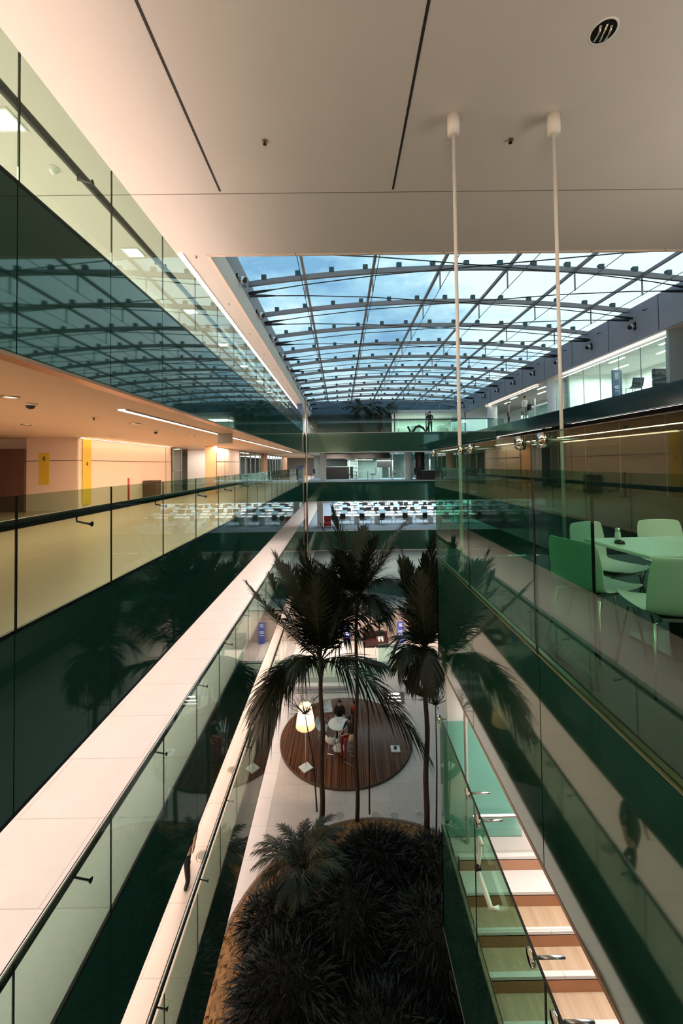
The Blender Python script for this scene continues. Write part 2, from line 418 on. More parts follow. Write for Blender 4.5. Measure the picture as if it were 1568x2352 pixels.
# right side of the atrium
m = MB(); m.box(XW, XW+.2, 5.9, 44, 14.78, 15.62, 0)
struct('wall_right', m, 'dark_green_wall', 'dark green band of the right side gallery')
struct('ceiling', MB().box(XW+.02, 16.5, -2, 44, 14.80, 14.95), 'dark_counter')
struct('floor', MB().box(XW+.2, 16.5, -2, 44, 15.35, 15.6), 'grey_stone')
m = MB().box(14.4, 14.6, -4, 44, 0, 14.8, 0)
for k in range(15): m.box(14.38, 14.4, 3+2.9*k, 3.03+2.9*k, 11.4, 14.8, 1)
struct('wall_right', m, ['dark_counter', 'brass_edge'])
for z in (F2, F3, F4):
    struct('wall_right', MB().box(XW, 14.4, 5.9, 44, z-SP, z), 'dark_green_wall')
struct('wall_right', MB().box(16.4, 16.6, -4, 44, 15.6, CEIL), 'office_white')
# near landing floors
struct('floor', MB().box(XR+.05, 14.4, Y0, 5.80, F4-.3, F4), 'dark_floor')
struct('ceiling', MB().box(XR+.17, 14.4, Y0, 5.80, F4-SP, F4-.31), 'white_paint')
struct('floor', MB().box(XR+.05, 14.4, 5.34, 5.80, F3-.3, F3), 'court_stone')
struct('wall_far', MB().box(XR+.0, XW, 5.80, 5.86, F4-SP, F4), 'spandrel_glass', 'dark green glass cladding at the end of the landing')
struct('wall_far', MB().box(XR+.0, XW, 5.80, 5.86, F3-SP, F3-.002), 'spandrel_glass', 'dark green glass cladding at the end of the lower landing')
struct('wall_far', MB().box(XR+.08, 5.6, 5.72, 5.79, F3, F4-SP-.01), 'white_paint', 'white wall behind the lower glass screen')
struct('wall_right', MB().box(9.2, 9.4, Y0, 5.8, F4, 14.75), 'dark_counter')
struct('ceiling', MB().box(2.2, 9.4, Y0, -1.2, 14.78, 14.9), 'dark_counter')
# stair down from the lower landing
m = MB()
for k in range(9):
    y1 = 5.34-.27*k; z = F3-.17*(k+1)
    m.box(XR+.1, 4.4, y1-.27, y1, z-.04, z, 0 if k < 1 else 1); m.box(XR+.1, 4.4, y1-.02, y1, z, z+.14, 2); m.box(XR+.1, 4.4, y1-.02, y1+.03, z+.13, z+.173, 0)
m.box(XR+.1, 4.4, Y0, 5.34-.27*9, F3-1.74, F3-1.7, 1)
struct('stair', m, ['pale_stone', 'stair_wood', 'copper_soffit'], 'pale stone stair with wooden treads leading down from the lower landing')
# bridge the visitor stands on
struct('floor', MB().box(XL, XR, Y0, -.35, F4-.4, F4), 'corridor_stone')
struct('wall_near', MB().box(-14, 14.4, Y0-.3, Y0, 0, CEIL), 'peach_wall')
# left side rooms, storey four
m = MB()
m.box(-8.5, -8.3, 12.62, 19.6, F4, 13.72, 0)
m.box(-8.3, -8.292, 12.62, 19.6, 12.98, 12.995, 1)
m.box(-8.3, -8.292, 18.98, 19.0, F4, 13.72, 1)
struct('wall_left', m, ['peach_wall', 'joint'], 'peach wall panel with a fine dark joint on the left gallery')
m = MB().box(-9.9, -8.3, 12.6, 12.64, F4, 13.72, 0); m.box(-9.9, -8.3, 12.592, 12.6, 12.98, 12.995, 1)
struct('wall_left', m, ['peach_wall', 'joint'], 'end face of the peach wall beside the brown panel')
struct('wall_left', MB().box(-12.6, -9.9, 12.5, 12.6, F4, 13.38, 0), 'brown_panel', 'dark brown panel at the left edge of the gallery')
struct('wall_left', MB().box(-14, -9.9, 12.9, 13, F4, 13.72), 'peach_wall')
struct('wall_left', MB().box(-8.5, -6.25, 22.2, 22.3, F4, 13.72), 'white_paint', 'white niche wall on the left gallery')
m = MB().box(-6.45, -5.93, 19.05, 19.2, F4, 13.72, 0); m.box(-6.35, -6.2, 19.2, 24.5, F4, 13.72, 1)
m.box(-6.2, -6.19, 19.2, 24.5, 12.98, 13.0, 2); m.box(-6.2, -6.19, 21.4, 21.42, F4, 13.72, 2)
struct('wall_left', m, ['warm_column', 'peach_wall', 'joint'], 'peach wall with an orange end column on the left gallery')
for z0, z1 in ((0, F2-SP), (F2, F3-SP), (F3, F4-SP), (F5, CEIL)):
    struct('wall_left', MB().box(-9.0, -8.8, Y0, Y1, z0, z1), 'peach_wall')
struct('wall_left', MB().box(-14, -13.8, Y0, Y1, F4, 13.72), 'peach_wall')
struct('wall_far', MB().box(-14, 16, 59.7, 60, 0, CEIL), 'office_white')
# court wall under the second storey
m = MB().box(XL-3, XW, 29.1, 29.2, 0, 2.2, 0); m.box(XL-3, XW, 29.12, 29.18, 2.2, 2.34, 1)
for x in (-1.2, 1.25, 2.7, 5.2): m.box(x-.02, x+.02, 29.085, 29.1, 0, 2.2, 2)
struct('wall_far', m, ['court_wall' if 'court_wall' in M else 'peach_wall', 'office_glass', 'white_paint'])
struct('ceiling', MB().box(XL, XW, 29.0, 31, 2.34, 2.45), 'white_paint')
# raised stone kerb across the court
m = MB().box(XL, .25, 22.55, 22.95, 0, .03, 0); m.box(XL, .25, 22.95, 23.35, 0, .16, 1); m.box(XL, .25, 23.35, 23.9, 0, .17, 0)
struct('trim_6', m, ['grey_stone', 'pale_stone'])
struct('floor', MB().box(XL, .25, 23.9, 29.1, .02, .03), 'pale_stone')
m = MB().add([(.25, 22.5, .01), (6.5, 22.2, .01), (6.5, 23.6, .01), (4.6, 25.2, .01), (2.6, 26.0, .01), (1.0, 24.0, .01), (.25, 24, .01)], [(0, 1, 2, 3, 4, 5, 6)])
struct('floor', m, 'grey_stone')  # less lit part of the court, its shade put in as grey stone
# roof glass
def zr(x): return ZS+.5*(1-((x-4.5)/7.6)**2)
m = MB(); rows = []
for y in (D0-2, 44.6): rows.append([(x, y, zr(x)+.16) for x in [-3.1+.507*k for k in range(31)]])
m.grid(rows)
o = struct('window_1', m, 'roof_glass', 'curved glass of the atrium roof')

# ------------------------------------------------------------------ glass roof frame
YA = [10.8+2.83*k for k in range(12)]
XP = [-1.13+2.335*k for k in range(6)]
roof = thing('roof_frame', 'arched steel frame of the glass atrium roof with purlins and tie rods', 'roof frame', (4.5, 27, ZS))
def rb(mb, name, mt, parent=roof, smooth=False): return mb.build(name, mt, parent, smooth, rel=(4.5, 27, ZS))
clampn = 0; stuffm = MB()
XA = [-3.15+.51*k for k in range(31)]
for k, y in enumerate(YA):
    a = MB(); r0 = [(x, y, zr(x)) for x in XA]
    for p, q in zip(r0[:-1], r0[1:]): a.bar(p, q, .10, .17)
    rib = rb(a, 'arch_rib', 'roof_steel')
    for j in range(13):
        x = -2.55+1.1675*j
        if clampn < 96:
            o = MB().box(x-.085, x+.085, y-.07, y+.07, zr(x)+.08, zr(x)+.24).build('clamp', 'clamp_plastic', None); o.parent = rib
            o.location = (0, 0, 0); o.data.transform(Matrix.Translation((-4.5, -27, -ZS))); clampn += 1
        else: stuffm.box(x-.085, x+.085, y-.07, y+.07, zr(x)+.08, zr(x)+.24)
    for x in XP: rb(MB().tube([(x, y, zr(x)-.05), (x, y, zr(x)-.72)], .028, 8), 'strut', 'roof_purlin')
o = rb(stuffm, 'clamp', 'clamp_plastic'); o['kind'] = 'stuff'
for x in XP:
    p = MB().bar((x, D0-1.5, zr(x)-.03), (x, 44.5, zr(x)-.03), .085, .10); rb(p, 'purlin', 'roof_purlin')
    rb(MB().tube([(x, D0-1.5, zr(x)-.70), (x, 44.5, zr(x)-.70)], .012, 5), 'tie_wire', 'cable')
zb = ZS-.36
for k in range(len(YA)):
    y = YA[k]
    for s in (-1, 1):                                  # a pair of rods leaves every wall bracket and crosses its neighbour
        a, b = Vector((-3.05, y+.10*s, zb)), Vector((XW, y+s*2.83-.10*s, zb))
        pts = [a]+[a.lerp(b, (x-a.x)/(b.x-a.x))+Vector((0, 0, (.22 if abs(x-4.5) < 4 else .13))) for x in XP]+[b]
        rb(MB().tube(pts, .018, 6), 'tie_rod', 'cable')
        for e0, e1 in ((a, pts[1]), (b, pts[-2])):
            dv = (e1-e0).normalized(); rb(MB().tube([e0, e0+dv*.16, e0+dv*.5, e0+dv*.85], [.05, .055, .05, .022], 8), 'tie_end', 'cable')
# ------------------------------------------------------------------ spotlights and hooks on the upstand walls
def spot(label, x, y, z, face):
    t = thing('spotlight', label, 'spotlight', (x, y, z), 0, 'spotlights on the %s upstand under the glass roof' % ('left' if face > 0 else 'right'))
    MB().box(0, .05*face, -.04, .04, -.16, .16).build('bracket', 'black_metal', t)
    MB().tube([(.04*face, 0, 0), (.10*face, -.02, -.02), (.26*face, -.05, -.07)], [.03, .085, .10], 12).build('lamp_head', 'steel', t, True)
    MB().tube([(.26*face, -.05, -.07), (.29*face, -.055, -.08)], [.10, .085], 12).build('lens', 'black_metal', t)
    return t
def hook(label, x, y, z, face):
    t = thing('wall_hook', label, 'hook', (x, y, z), 0, 'small steel loops on the %s upstand' % ('left' if face > 0 else 'right'))
    MB().tube([(0, -.07, 0), (.10*face, -.07, 0), (.10*face, .07, 0), (0, .07, 0)], .013, 6).build('loop', 'black_metal', t); return t
for k in range(11):
    y = YA[k]+1.1; w_ = '%s from the near end' % ORD[k]
    spot('spotlight on the left upstand of the glass roof, '+w_, -3.06, y, ZS-.62, 1)
    hook('steel loop on the left upstand of the glass roof, '+w_, -3.06, y+.75, ZS-.5, 1)
    spot('spotlight on the grey right upstand of the glass roof, '+w_, XW+.02, y+1.5, ZS-.72, -1)
    hook('steel loop on the grey right upstand of the glass roof, '+w_, XW+.02, y+.9, ZS-.28, -1)

# ------------------------------------------------------------------ glass balustrades
def gallery_balustrade(z, label, posts=False):
    t = thing('glass_balustrade', label, 'balustrade', (XL, 12, z), 0, 'glass balustrades of the left galleries')
    ys = sorted(set(v for v in [Y0+.05]+JL+[YE-.5] if Y0 < v <= YE-.5))
    for a, b in zip(ys[:-1], ys[1:]):
        o = MB().box(0, .014, a-12+.009, b-12-.009, 0, 1.13).build('glass_panel', 'balustrade_glass', t)
        MB().box(.001, .013, b-12-.008, b-12+.008, 0, 1.13).build('joint_seal', 'black_metal', o)
    MB().tube([(-.17, Y0-11.9, .86), (-.17, YE-12.6, .86)], .045, 14).build('handrail', 'dark_rail', t, True)
    MB().tube([(-.17, Y0-11.9, .89), (-.17, YE-12.6, .89)], .018, 6).build('rail_glint', 'steel', t, True)  # bright strip added as the LED reflection along the top of the rail
    for k in range(18):
        y = -1.2+1.86*k-12
        MB().tube([(-.17, y, .84), (-.17, y, .77), (-.03, y, .74), (0, y, .74)], [.011, .011, .011, .03], 8).build('rail_bracket', 'dark_rail', t, True)
    return t
gallery_balustrade(F5, 'clear glass balustrade with dark handrail on the topmost left gallery')
gallery_balustrade(F4, 'clear glass balustrade on the left gallery in front of the peach wall')
gallery_balustrade(F3, 'clear glass balustrade beside the bright stone walkway at lower left')
gallery_balustrade(F2, 'lowest clear glass balustrade on the left, above the court')
def landing_glass(z, label, lower=False):
    t = thing('glass_screen', label, 'glass screen', (XR, 3, z), 0, 'tall frameless glass screens of the landing')
    H = 1.55; ys = sorted([Y0+.05]+[j for j in JR if j > Y0+.1 and j < 5.7]+[5.78])
    for a, b in zip(ys[:-1], ys[1:]):
        if b-a < .1: continue
        MB().box(-.02, -.004, a-3+.012, b-3-.012, 0, H).build('glass_panel', 'landing_glass', t)
        if b < 5.7:
            MB().box(-.016, -.008, b-3-.010, b-3+.010, 0, H).build('joint_seal', 'black_metal', t)
    MB().box(-.022, -.002, Y0-2.9, 2.78, H, H+.006).build('top_edge', 'dark_rail', t)
    for j in [v for v in JR if 2 < v < 5.7]+[5.95]:
        for s in (-.17, .17):
            if j > 5.9 and s > 0: continue
            d_ = MB().tube([(-.045, j-3+s, H-.05), (-.02, j-3+s, H-.05)], [.052, .055], 20).build('disc_fitting', 'polished_steel', t, True)
            MB().tube([(-.004, j-3+s, H-.05), (.22, j-3+s, H-.05)], .012, 10).build('standoff_rod', 'steel', d_, True)
    n = 1 if lower else 1
    w1 = 1.05 if lower else 1.36
    MB().box(0, w1, 2.60 if lower else 2.83, 2.616 if lower else 2.846, 0, H+.02).build('end_panel', 'teal_glass' if lower else 'end_glass', t)
    return t
landing_glass(F4, 'tall green glass screen with round steel discs in front of the white chairs')
t = landing_glass(F3, 'tall green glass screen with white pull handles at lower right', True)
# pull handle pair on the lower screen
h = MB()
h.tube([(-.05, .98, 1.42), (-.05, 1.05, 1.42), (-.05, 1.05, 1.28), (-.09, 1.0, 1.18)], .02, 10)
h.tube([(-.09, .98, 1.16), (-.09, .66, 1.16), (-.02, .66, 1.16)], .022, 10)
h.build('pull_handle', 'white_pipe', t, True)
MB().ball((-.09, 1.0, 1.18), .035).build('handle_joint', 'black_metal', t, True)
bar = MB().tube([(1.75, 5.56, F3+.32), (2.5, 5.56, F3+.32)], .025, 10); o = bar.build('door_rail', 'steel', rel=(2.1, 5.56, F3+.32)); tag(o, 'short horizontal steel rail on the white wall behind the lower glass screen', 'rail')

# small glass side screen by the tables
t = thing('side_screen', 'upright green glass leaf standing beside the leftmost white chair', 'glass screen', (1.49, 2.62, F4))
MB().box(-.006, .006, -.25, .25, .04, 1.3).build('glass_panel', 'teal_glass', t); MB().box(-.02, .02, -.25, .25, 0, .04).build('floor_shoe', 'black_metal', t)
MB().box(-.008, .008, -.258, -.25, .04, 1.3).build('edge_strip', 'black_metal', t)

# hanging rods
for lab, (x, y), zb_ in (('white hanging rod nearer the middle, running down behind the glass', (1.66, 5.51), F3+.02), ('white hanging rod on the right, ending behind the tall glass screen', (3.08, 5.51), F4+.02)):
    t = thing('hanging_rod', lab, 'rod', (x, y, CEIL), 0, 'white rods hanging from the ceiling')
    MB().lathe([(0, 0), (.085, 0), (.085, -.27), (.03, -.275), (0, -.275)], n=24).build('ceiling_cup', 'white_pipe', t, True)
    MB().tube([(0, 0, -.27), (0, 0, zb_-CEIL)], .024, 12).build('rod', 'white_pipe', t, True)
# far corner post
t = thing('corner_post', 'slim metal post at the far left corner of the atrium', 'post', (XL+.12, YE-.24, 0))
MB().tube([(0, 0, 0), (0, 0, CEIL)], .075, 12).build('shaft', 'brass_edge', t, True); MB().box(-.12, .12, -.12, .12, 0, .02).build('base_plate', 'black_metal', t)

# ------------------------------------------------------------------ light fittings
def strip(label, x, y0, y1, z, w, mt='strip_light', group=None, frame='white_paint'):
    t = thing('strip_light', label, 'strip light', (x, (y0+y1)/2, z), 0, group); h_ = (y1-y0)/2
    MB().box(-w/2, w/2, -h_, h_, -.012, 0).build('diffuser', mt, t)
    m = MB().box(-w/2-.02, -w/2, -h_, h_, -.02, 0); m.box(w/2, w/2+.02, -h_, h_, -.02, 0); m.build('frame', frame, t); return t
strip('long warm strip light in the top ceiling beside the glass roof', -3.62, 9.05, 35.5, CEIL-.001, .11)
strip('pale strip light in the ceiling of the left gallery in front of the peach wall', -3.62, 6.6, 30.2, 13.719, .12, 'strip_light_cool')
strip('warm light slot along the top of the peach wall', -8.2, 12.7, 19.4, 13.715, .14, 'downlight_glow')
G = 'strip lights under the right side gallery'
strip('strip light under the right gallery at the right edge of the view', XW+.12, 12.8, 21.3, 14.795, .24, 'strip_light_cool', G)
strip('short piece of strip light between the two rods on the right', XW+.12, 23.3, 24.0, 14.795, .24, 'strip_light_cool', G)
strip('strip light under the right gallery behind the left rod', XW+.12, 24.5, 39.5, 14.795, .3, 'strip_light_cool', G)
G = 'strip lights of the upper right rooms'
strip('bright strip light along the top of the white room at upper right', XW+.35, 14.84, 22.4, CEIL-.16, .13, 'cool_tube', G)
strip('strip light along the top of the darker room left of the white column', XW+.35, 25, 34, CEIL-.10, .12, 'strip_light_cool', G)
# square ceiling lights of the top gallery
for k in range(8):
    y = 5.49+3.5*k
    t = thing('square_ceiling_light', 'square white ceiling light above the top left gallery, %s from the near end' % ORD[k], 'ceiling light', (-4.66, y, CEIL), 0, 'square ceiling lights of the top left gallery')
    MB().box(-.17, .17, -.17, .17, -.012, 0).build('diffuser', 'panel_light', t)
    m = MB()
    for a in ((-.2, .2, -.2, -.17), (-.2, .2, .17, .2), (-.2, -.17, -.17, .17), (.17, .2, -.17, .17)): m.box(*a, -.02, 0)
    m.build('frame', 'white_paint', t)
def round_light(label, x, y, z, r, group, mt='downlight_glow'):
    t = thing('downlight', label, 'ceiling light', (x, y, z), 0, group)
    MB().lathe([(r*.82, -.001), (r, -.018), (r*1.12, -.012), (r*1.15, 0)], n=24).build('ring', 'steel', t, True)
    MB().lathe([(0, -.004), (r*.5, -.004), (r*.82, -.001)], n=24).build('reflector', mt, t); return t
for lab, px, py in (('downlight in the peach ceiling nearest the left edge', 25, 912), ('downlight in the peach ceiling above the brown panel', 62, 975), ('downlight in the peach ceiling over the yellow banner', 310, 973), ('small downlight near the right end of the peach wall', 262, 1002), ('faint downlight between the pale strip and the peach wall', 440, 1001)):
    v = _rot @ Vector(((px-784)/FPX, -(py-1045)/FPX, -1)); s = (13.715-CZ)/v.z
    round_light(lab, v.x*s, v.y*s, 13.717, .10, 'round downlights of the peach ceiling')
# large unlit downlight above the visitor
t = thing('downlight', 'large unlit round downlight in the beige ceiling at upper right', 'ceiling light', (3.07, 4.42, CEIL))
MB().lathe([(.128, 0), (.15, -.006), (.152, 0)], n=32).build('ring', 'white_paint', t, True)
MB().lathe([(0, -.002), (.13, -.002)], n=32).build('recess', 'black_metal', t)
m = MB()
for x_, a_ in ((-.06, .5), (.005, -.2), (.06, .3)):
    m.tube([(x_-.02, -.085+.02*a_, -.012), (x_+.02*a_, 0, -.02), (x_+.01, .09, -.012)], .014, 6)
m.build('lamp_tubes', 'polished_steel', t, True)
# sprinklers and detectors
def sprinkler(label, x, y, z, s=1):
    t = thing('sprinkler', label, 'sprinkler', (x, y, z)); t['group'] = 'ceiling sprinklers'
    MB().lathe([(.045*s, 0), (.045*s, -.008), (.02*s, -.012), (0, -.012)], n=14).build('escutcheon', 'brass_edge', t)
    MB().tube([(0, 0, -.01), (0, 0, -.045*s), (0, 0, -.05*s)], [.012*s, .012*s, .03*s], 10).build('spray_head', 'black_metal', t); return t
sprinkler('sprinkler head in the beige ceiling between the two dark joints', -1.08, 5.91, CEIL)
sprinkler('sprinkler head in the beige ceiling between the two rods', 2.65, 5.93, CEIL)
for k in range(9):
    sprinkler('small sprinkler beside the long warm strip light, %s from the near end' % ORD[k], -3.30, 9.2+2.75*k, CEIL, .75)
sprinkler('sprinkler hanging from the peach ceiling', -4.71, 7.63, 13.72, 1.1)
def dome(label, x, y, z, r=.09):
    t = thing('ceiling_detector', label, 'detector', (x, y, z), 0, 'round ceiling detectors')
    MB().lathe([(r, 0), (r*1.0, -.02), (r*.75, -.035)], n=18).build('base_ring', 'white_plastic', t, True)
    MB().lathe([(r*.7, -.035), (r*.5, -.075), (0, -.09)], n=18).build('dome', 'black_plastic' if z < 15 else 'white_plastic', t, True)
dome('white smoke detector seen through the upper left glass', -4.63, 6.42, CEIL)
dome('dark dome camera under the peach ceiling at the left', -4.58, 5.9, 13.72)
dome('pale dome camera under the peach ceiling above the white niche', -4.9, 10.6, 13.72, .07)
# ------------------------------------------------------------------ signs
t = thing('wall_sign', 'short yellow sign with a black 4 beside the brown panel', 'sign', (at(101, 1066, 12.58).x, 12.585, 12.72))
MB().box(-.16, .16, -.012, 0, -.48, .52).build('plate', 'yellow_sign', t)
text('4', .24, (0, -.016, .33), (R(90), 0, 0), 'sign_ink', t, 'number')
t = thing('wall_sign', 'tall yellow banner with a small 4 on the peach wall', 'sign', (-8.285, 13.05, 12.55))
MB().box(0, .012, -.22, .22, -1.0, 1.17).build('plate', 'yellow_sign', t)
text('4', .22, (.016, 0, .32), (R(90), 0, R(90)), 'sign_ink', t, 'number')
t = thing('hanging_sign', 'grey frosted sign hanging under the pale strip light', 'sign', (-3.30, 11.45, 13.72))
MB().box(-.21, .21, -.01, .01, -.32, -.02).build('plate', 'frosted_sign', t)
m = MB().tube([(-.15, 0, 0), (-.15, 0, -.03)], .006, 6); m.tube([(.15, 0, 0), (.15, 0, -.03)], .006, 6); m.build('hanger', 'steel', t)
t = thing('pylon_sign', 'tall dark blue sign with 18 standing in the upper right gallery', 'sign', (at(1400, 930, 18).x+.35, 18, 15.6))
MB().box(-.21, .21, -.04, .04, 0, 1.28).build('panel', 'blue_sign', t)
text('18', .34, (.0, -.045, .42), (R(90), R(-90), 0), 'sign_white', t, 'number')
m = MB()
for q in range(7): m.box(-.12+.0*q, .10, -.046, -.04, .88+.045*q, .895+.045*q)
m.build('text_lines', 'sign_white', t)
t = thing('pylon_sign', 'dark sign with 18 hanging at the far left corner of the atrium', 'sign', (-3.05, 30.6, 16.9))
MB().box(-.20, .20, -.03, .03, -.75, .6).build('panel', 'blue_sign', t); text('18', .36, (0, -.035, -.45), (R(90), R(-90), 0), 'sign_white', t, 'number')
MB().tube([(0, 0, .6), (0, 0, .76)], .012, 6).build('hanger', 'steel', t)
for lab, px, y in (('blue sign with 18 standing right of the sofa', 920, 28.6), ('blue sign standing left of the sofa, half behind a palm trunk', 797, 28.8)):
    x = at(px, 1472, y).x
    t = thing('pylon_sign', lab, 'sign', (x, y, .03 if x < .25 else 0), 0, None)
    MB().box(-.23, .23, -.05, .05, 0, 1.5).build('panel', 'bright_blue_sign', t)
    text('18', .44, (0, -.055, .72), (R(90), R(-90), 0), 'sign_white', t, 'number')
    m = MB()
    for q in range(5): m.box(-.12, .12, -.056, -.05, 1.2+.05*q, 1.22+.05*q)
    m.build('text_lines', 'sign_white', t)

# ------------------------------------------------------------------ upper right rooms (glazed, storey five)
t = thing('glass_partition', 'glazed front of the white room at upper right', 'glass wall', (XW+.1, 18, 15.62))
for k in range(6):
    y0 = 14.84+1.27*k-18
    MB().box(0, .012, y0+.01, y0+1.26, 0, CEIL-15.9).build('glass_pane', 'office_glass', t)
m = MB()
for k in range(7): m.box(-.01, .025, 14.84+1.27*k-18-.008, 14.84+1.27*k-18+.008, 0, CEIL-15.9)
m.build('mullion', 'office_grey', t)
struct('wall_near', MB().box(XW+.1, 16.4, 14.7, 14.8, 15.6, CEIL), 'office_grey')
struct('wall_far', MB().box(XW+.9, 16.4, 22.6, 22.7, 15.6, CEIL), 'office_white')
t = thing('round_column', 'broad white column between the upper right rooms', 'column', (XW+.75, 23.5, 15.6))
MB().lathe([(.55, 0), (.55, CEIL-15.6)], n=32).build('shaft', 'office_white', t, True)
t = thing('round_column', 'narrow pale column at the far end of the upper right gallery', 'column', (XW+.7, 33.5, 15.6))
MB().lathe([(.4, 0), (.4, CEIL-15.6)], n=32).build('shaft', 'office_white', t, True)
m = MB()
for y_, x_ in ((25.2, 14.6), (27.3, 14.6), (29.6, 14.6)):
    m.box(x_, x_+.05, y_, y_+.07, 15.6, CEIL); m.box(x_, x_+.05, y_, y_+2.1, 16.9, 16.96)
m.box(14.62, 14.66, 25, 32, 15.6, 16.85, 1)
o = m.build('partition', ['white_paint', 'smoked_glass'], rel=(14.6, 28, 15.6)); tag(o, 'white framed glass partition inside the darker upper right room', 'partition')
G = 'short tube lights in the upper right ceiling'
spots_ = [(13.6, 16.2), (14.6, 17.6), (13.5, 19.2), (14.7, 20.6), (15.4, 15.6), (13.4, 26.2), (14.3, 28.0), (13.3, 30.2), (13.8, 32.6), (13.4, 24.9)]
for i, (x, y) in enumerate(spots_):
    t = thing('tube_light', 'short tube light in the upper right ceiling, %s counted along both rooms' % ORD[i], 'ceiling light', (x, y, CEIL), 0, G)
    MB().box(-.06, .06, -.5, .5, -.03, -.008).build('diffuser', 'cool_tube', t); MB().box(-.07, .07, -.52, .52, -.008, 0).build('housing', 'white_paint', t)
# lounge chair shapes by the glass of the white room
t = thing('lounge_chair', 'dark lounge chair with a slanted back right of the blue sign at upper right', 'chair', (XW+.75, 17.2, 15.6))
MB().grid([[(-.25, -.1, .75), (.25, -.1, .75)], [(-.25, -.02, .4), (.25, -.02, .4)], [(-.25, .15, .33), (.25, .15, .33)], [(-.25, .5, .36), (.25, .5, .36)]]).build('shell', 'black_plastic', t, True)
for a in (-.2, .2):
    MB().tube([(a, .02, .33), (a, -.02, 0)], .015, 6).build('leg', 'steel', t); MB().tube([(a, .4, .34), (a, .44, 0)], .015, 6).build('leg', 'steel', t)
t = thing('armchair', 'dark box shaped armchair at the right end of the white room', 'chair', (XW+.72, 15.6, 15.6))
bevel(MB().box(-.32, .32, -.35, .35, .1, .42).build('seat', 'leather', t), .04); bevel(MB().box(-.32, .32, .2, .36, .42, .85).build('backrest', 'leather', t), .04)
for a in (-.28, .28):
    for b in (-.3, .3): MB().box(a-.02, a+.02, b-.02, b+.02, 0, .1).build('leg', 'black_metal', t)

# ------------------------------------------------------------------ far gallery, storey five
yb = YE+.12
t = thing('far_railing', 'dark handrail along the far bridge at the top storey', 'railing', (6, yb, F5))
MB().tube([(XL-6+.3, 0, 1.0), (XW-6.1, 0, 1.0)], .04, 10).build('handrail', 'dark_rail', t)
for k in range(11): MB().box(XL-6+.4+1.385*k, XL-6+.4+1.385*k+1.36, .02, .034, .03, 1.0).build('glass_panel', 'balustrade_glass', t)
struct('wall_far', MB().box(XL-.5, 5.3, 40.4, 40.6, F5, CEIL), 'dark_green_wall')
struct('wall_far', MB().box(5.3, 12.1, 43.2, 43.4, F5, CEIL), 'office_white')
t = thing('glass_partition', 'glazed wall of the lit room behind the person on the far bridge', 'glass wall', (8.7, 38.6, F5))
for k in range(5): MB().box(-3.4+1.38*k, -3.4+1.38*k+1.36, 0, .012, 0, CEIL-F5).build('glass_pane', 'office_glass', t)
m = MB()
for x in (-3.42, -.35, -.15, 3.45): m.box(x, x+.09, -.03, .04, 0, CEIL-F5)
m.build('mullion', 'black_metal', t)
for i, x in enumerate((6.2, 7.6, 9.0, 10.4, 11.4)):
    o = MB().box(x, x+.8, 41.5, 42.5, F5, F5+1.3+.25*(i % 2)).build('cabinet', 'office_grey' if i % 2 else 'office_white', rel=(x, 42, F5)); tag(bevel(o, .02), 'pale cabinet in the lit room of the far top storey, %s from the left' % ORD[i], 'cabinet', 'cabinets of the far lit room')
c_ = [(x*.1-.9, 0, .13+.16*math.cos(x*.1*3.4-.1*0)) for x in range(0, 0)]
pts = [(-.85, 0, .62), (-.62, 0, .22), (-.42, 0, .30), (-.2, 0, .56), (.1, 0, .64), (.42, 0, .5), (.62, 0, .26), (.9, 0, .66)]
o = MB().tube(pts, .085, 10).build('wavy_bench', 'black_plastic', rel=None, smooth=True)
o.location = (at(960, 990, 33).x, 33.0, F5-.16); tag(o, 'black wavy bench beside the person on the far bridge', 'bench')
o.scale = (1, 1, 1.3)

# ------------------------------------------------------------------ palms
def leaflet(mb, p, d, n, L_, w, droop, mi=0):
    """narrow pointed blade folding down towards its tip"""
    d = d.normalized(); s = d.cross(n); s = s.normalized() if s.length > 1e-4 else Vector((1, 0, 0)); vs = []
    for t_, wf in ((0, .45), (.3, 1), (.65, .8)):
        c = p+d*(L_*t_)+Vector((0, 0, -droop*L_*t_*t_)); vs += [c-s*w*wf*.5, c+s*w*wf*.5]
    tip = p+d*L_+Vector((0, 0, -droop*L_)); k = len(vs)
    mb.add(vs+[tip], [(0, 1, 3, 2), (2, 3, 5, 4), (4, 5, 6)], mi)
def frond(root, mid, tip, L_=.75, n=46, w=.045, droop=.35, spread=1.0, rng=random):
    r0, m0, t0 = Vector(root), Vector(mid), Vector(tip); mb = MB(); pts = []
    for i in range(n+1):
        t_ = i/n; pts.append((1-t_)**2*r0+2*t_*(1-t_)*m0+t_*t_*t0)
    rk = MB().tube(pts[::3]+[pts[-1]], [.022*(1-.85*i/(len(pts[::3]))) for i in range(len(pts[::3])+1)], 6)
    for i in range(int(n*.14), n+1):
        t_ = i/n; p = pts[i]; tg = (pts[min(i+1, n)]-pts[i-1]).normalized()
        side = tg.cross(Vector((0, 0, 1))); side = side.normalized() if side.length > .15 else Vector((1, .2, 0)).normalized()
        nr = side.cross(tg).normalized(); l = L_*(.55+.9*math.sin(math.pi*min(1, t_*.92+.06)))*rng.uniform(.8, 1.15)
        if t_ > .9: l *= .75
        for s in (-1, 1):
            d = side*s*spread*(.95-.55*t_)+tg*(.55+.75*t_)+nr*rng.uniform(.05, .3)
            leaflet(mb, p, d, nr, l, w*rng.uniform(.8, 1.15), droop*rng.uniform(.5, 1.5))
    return mb, rk
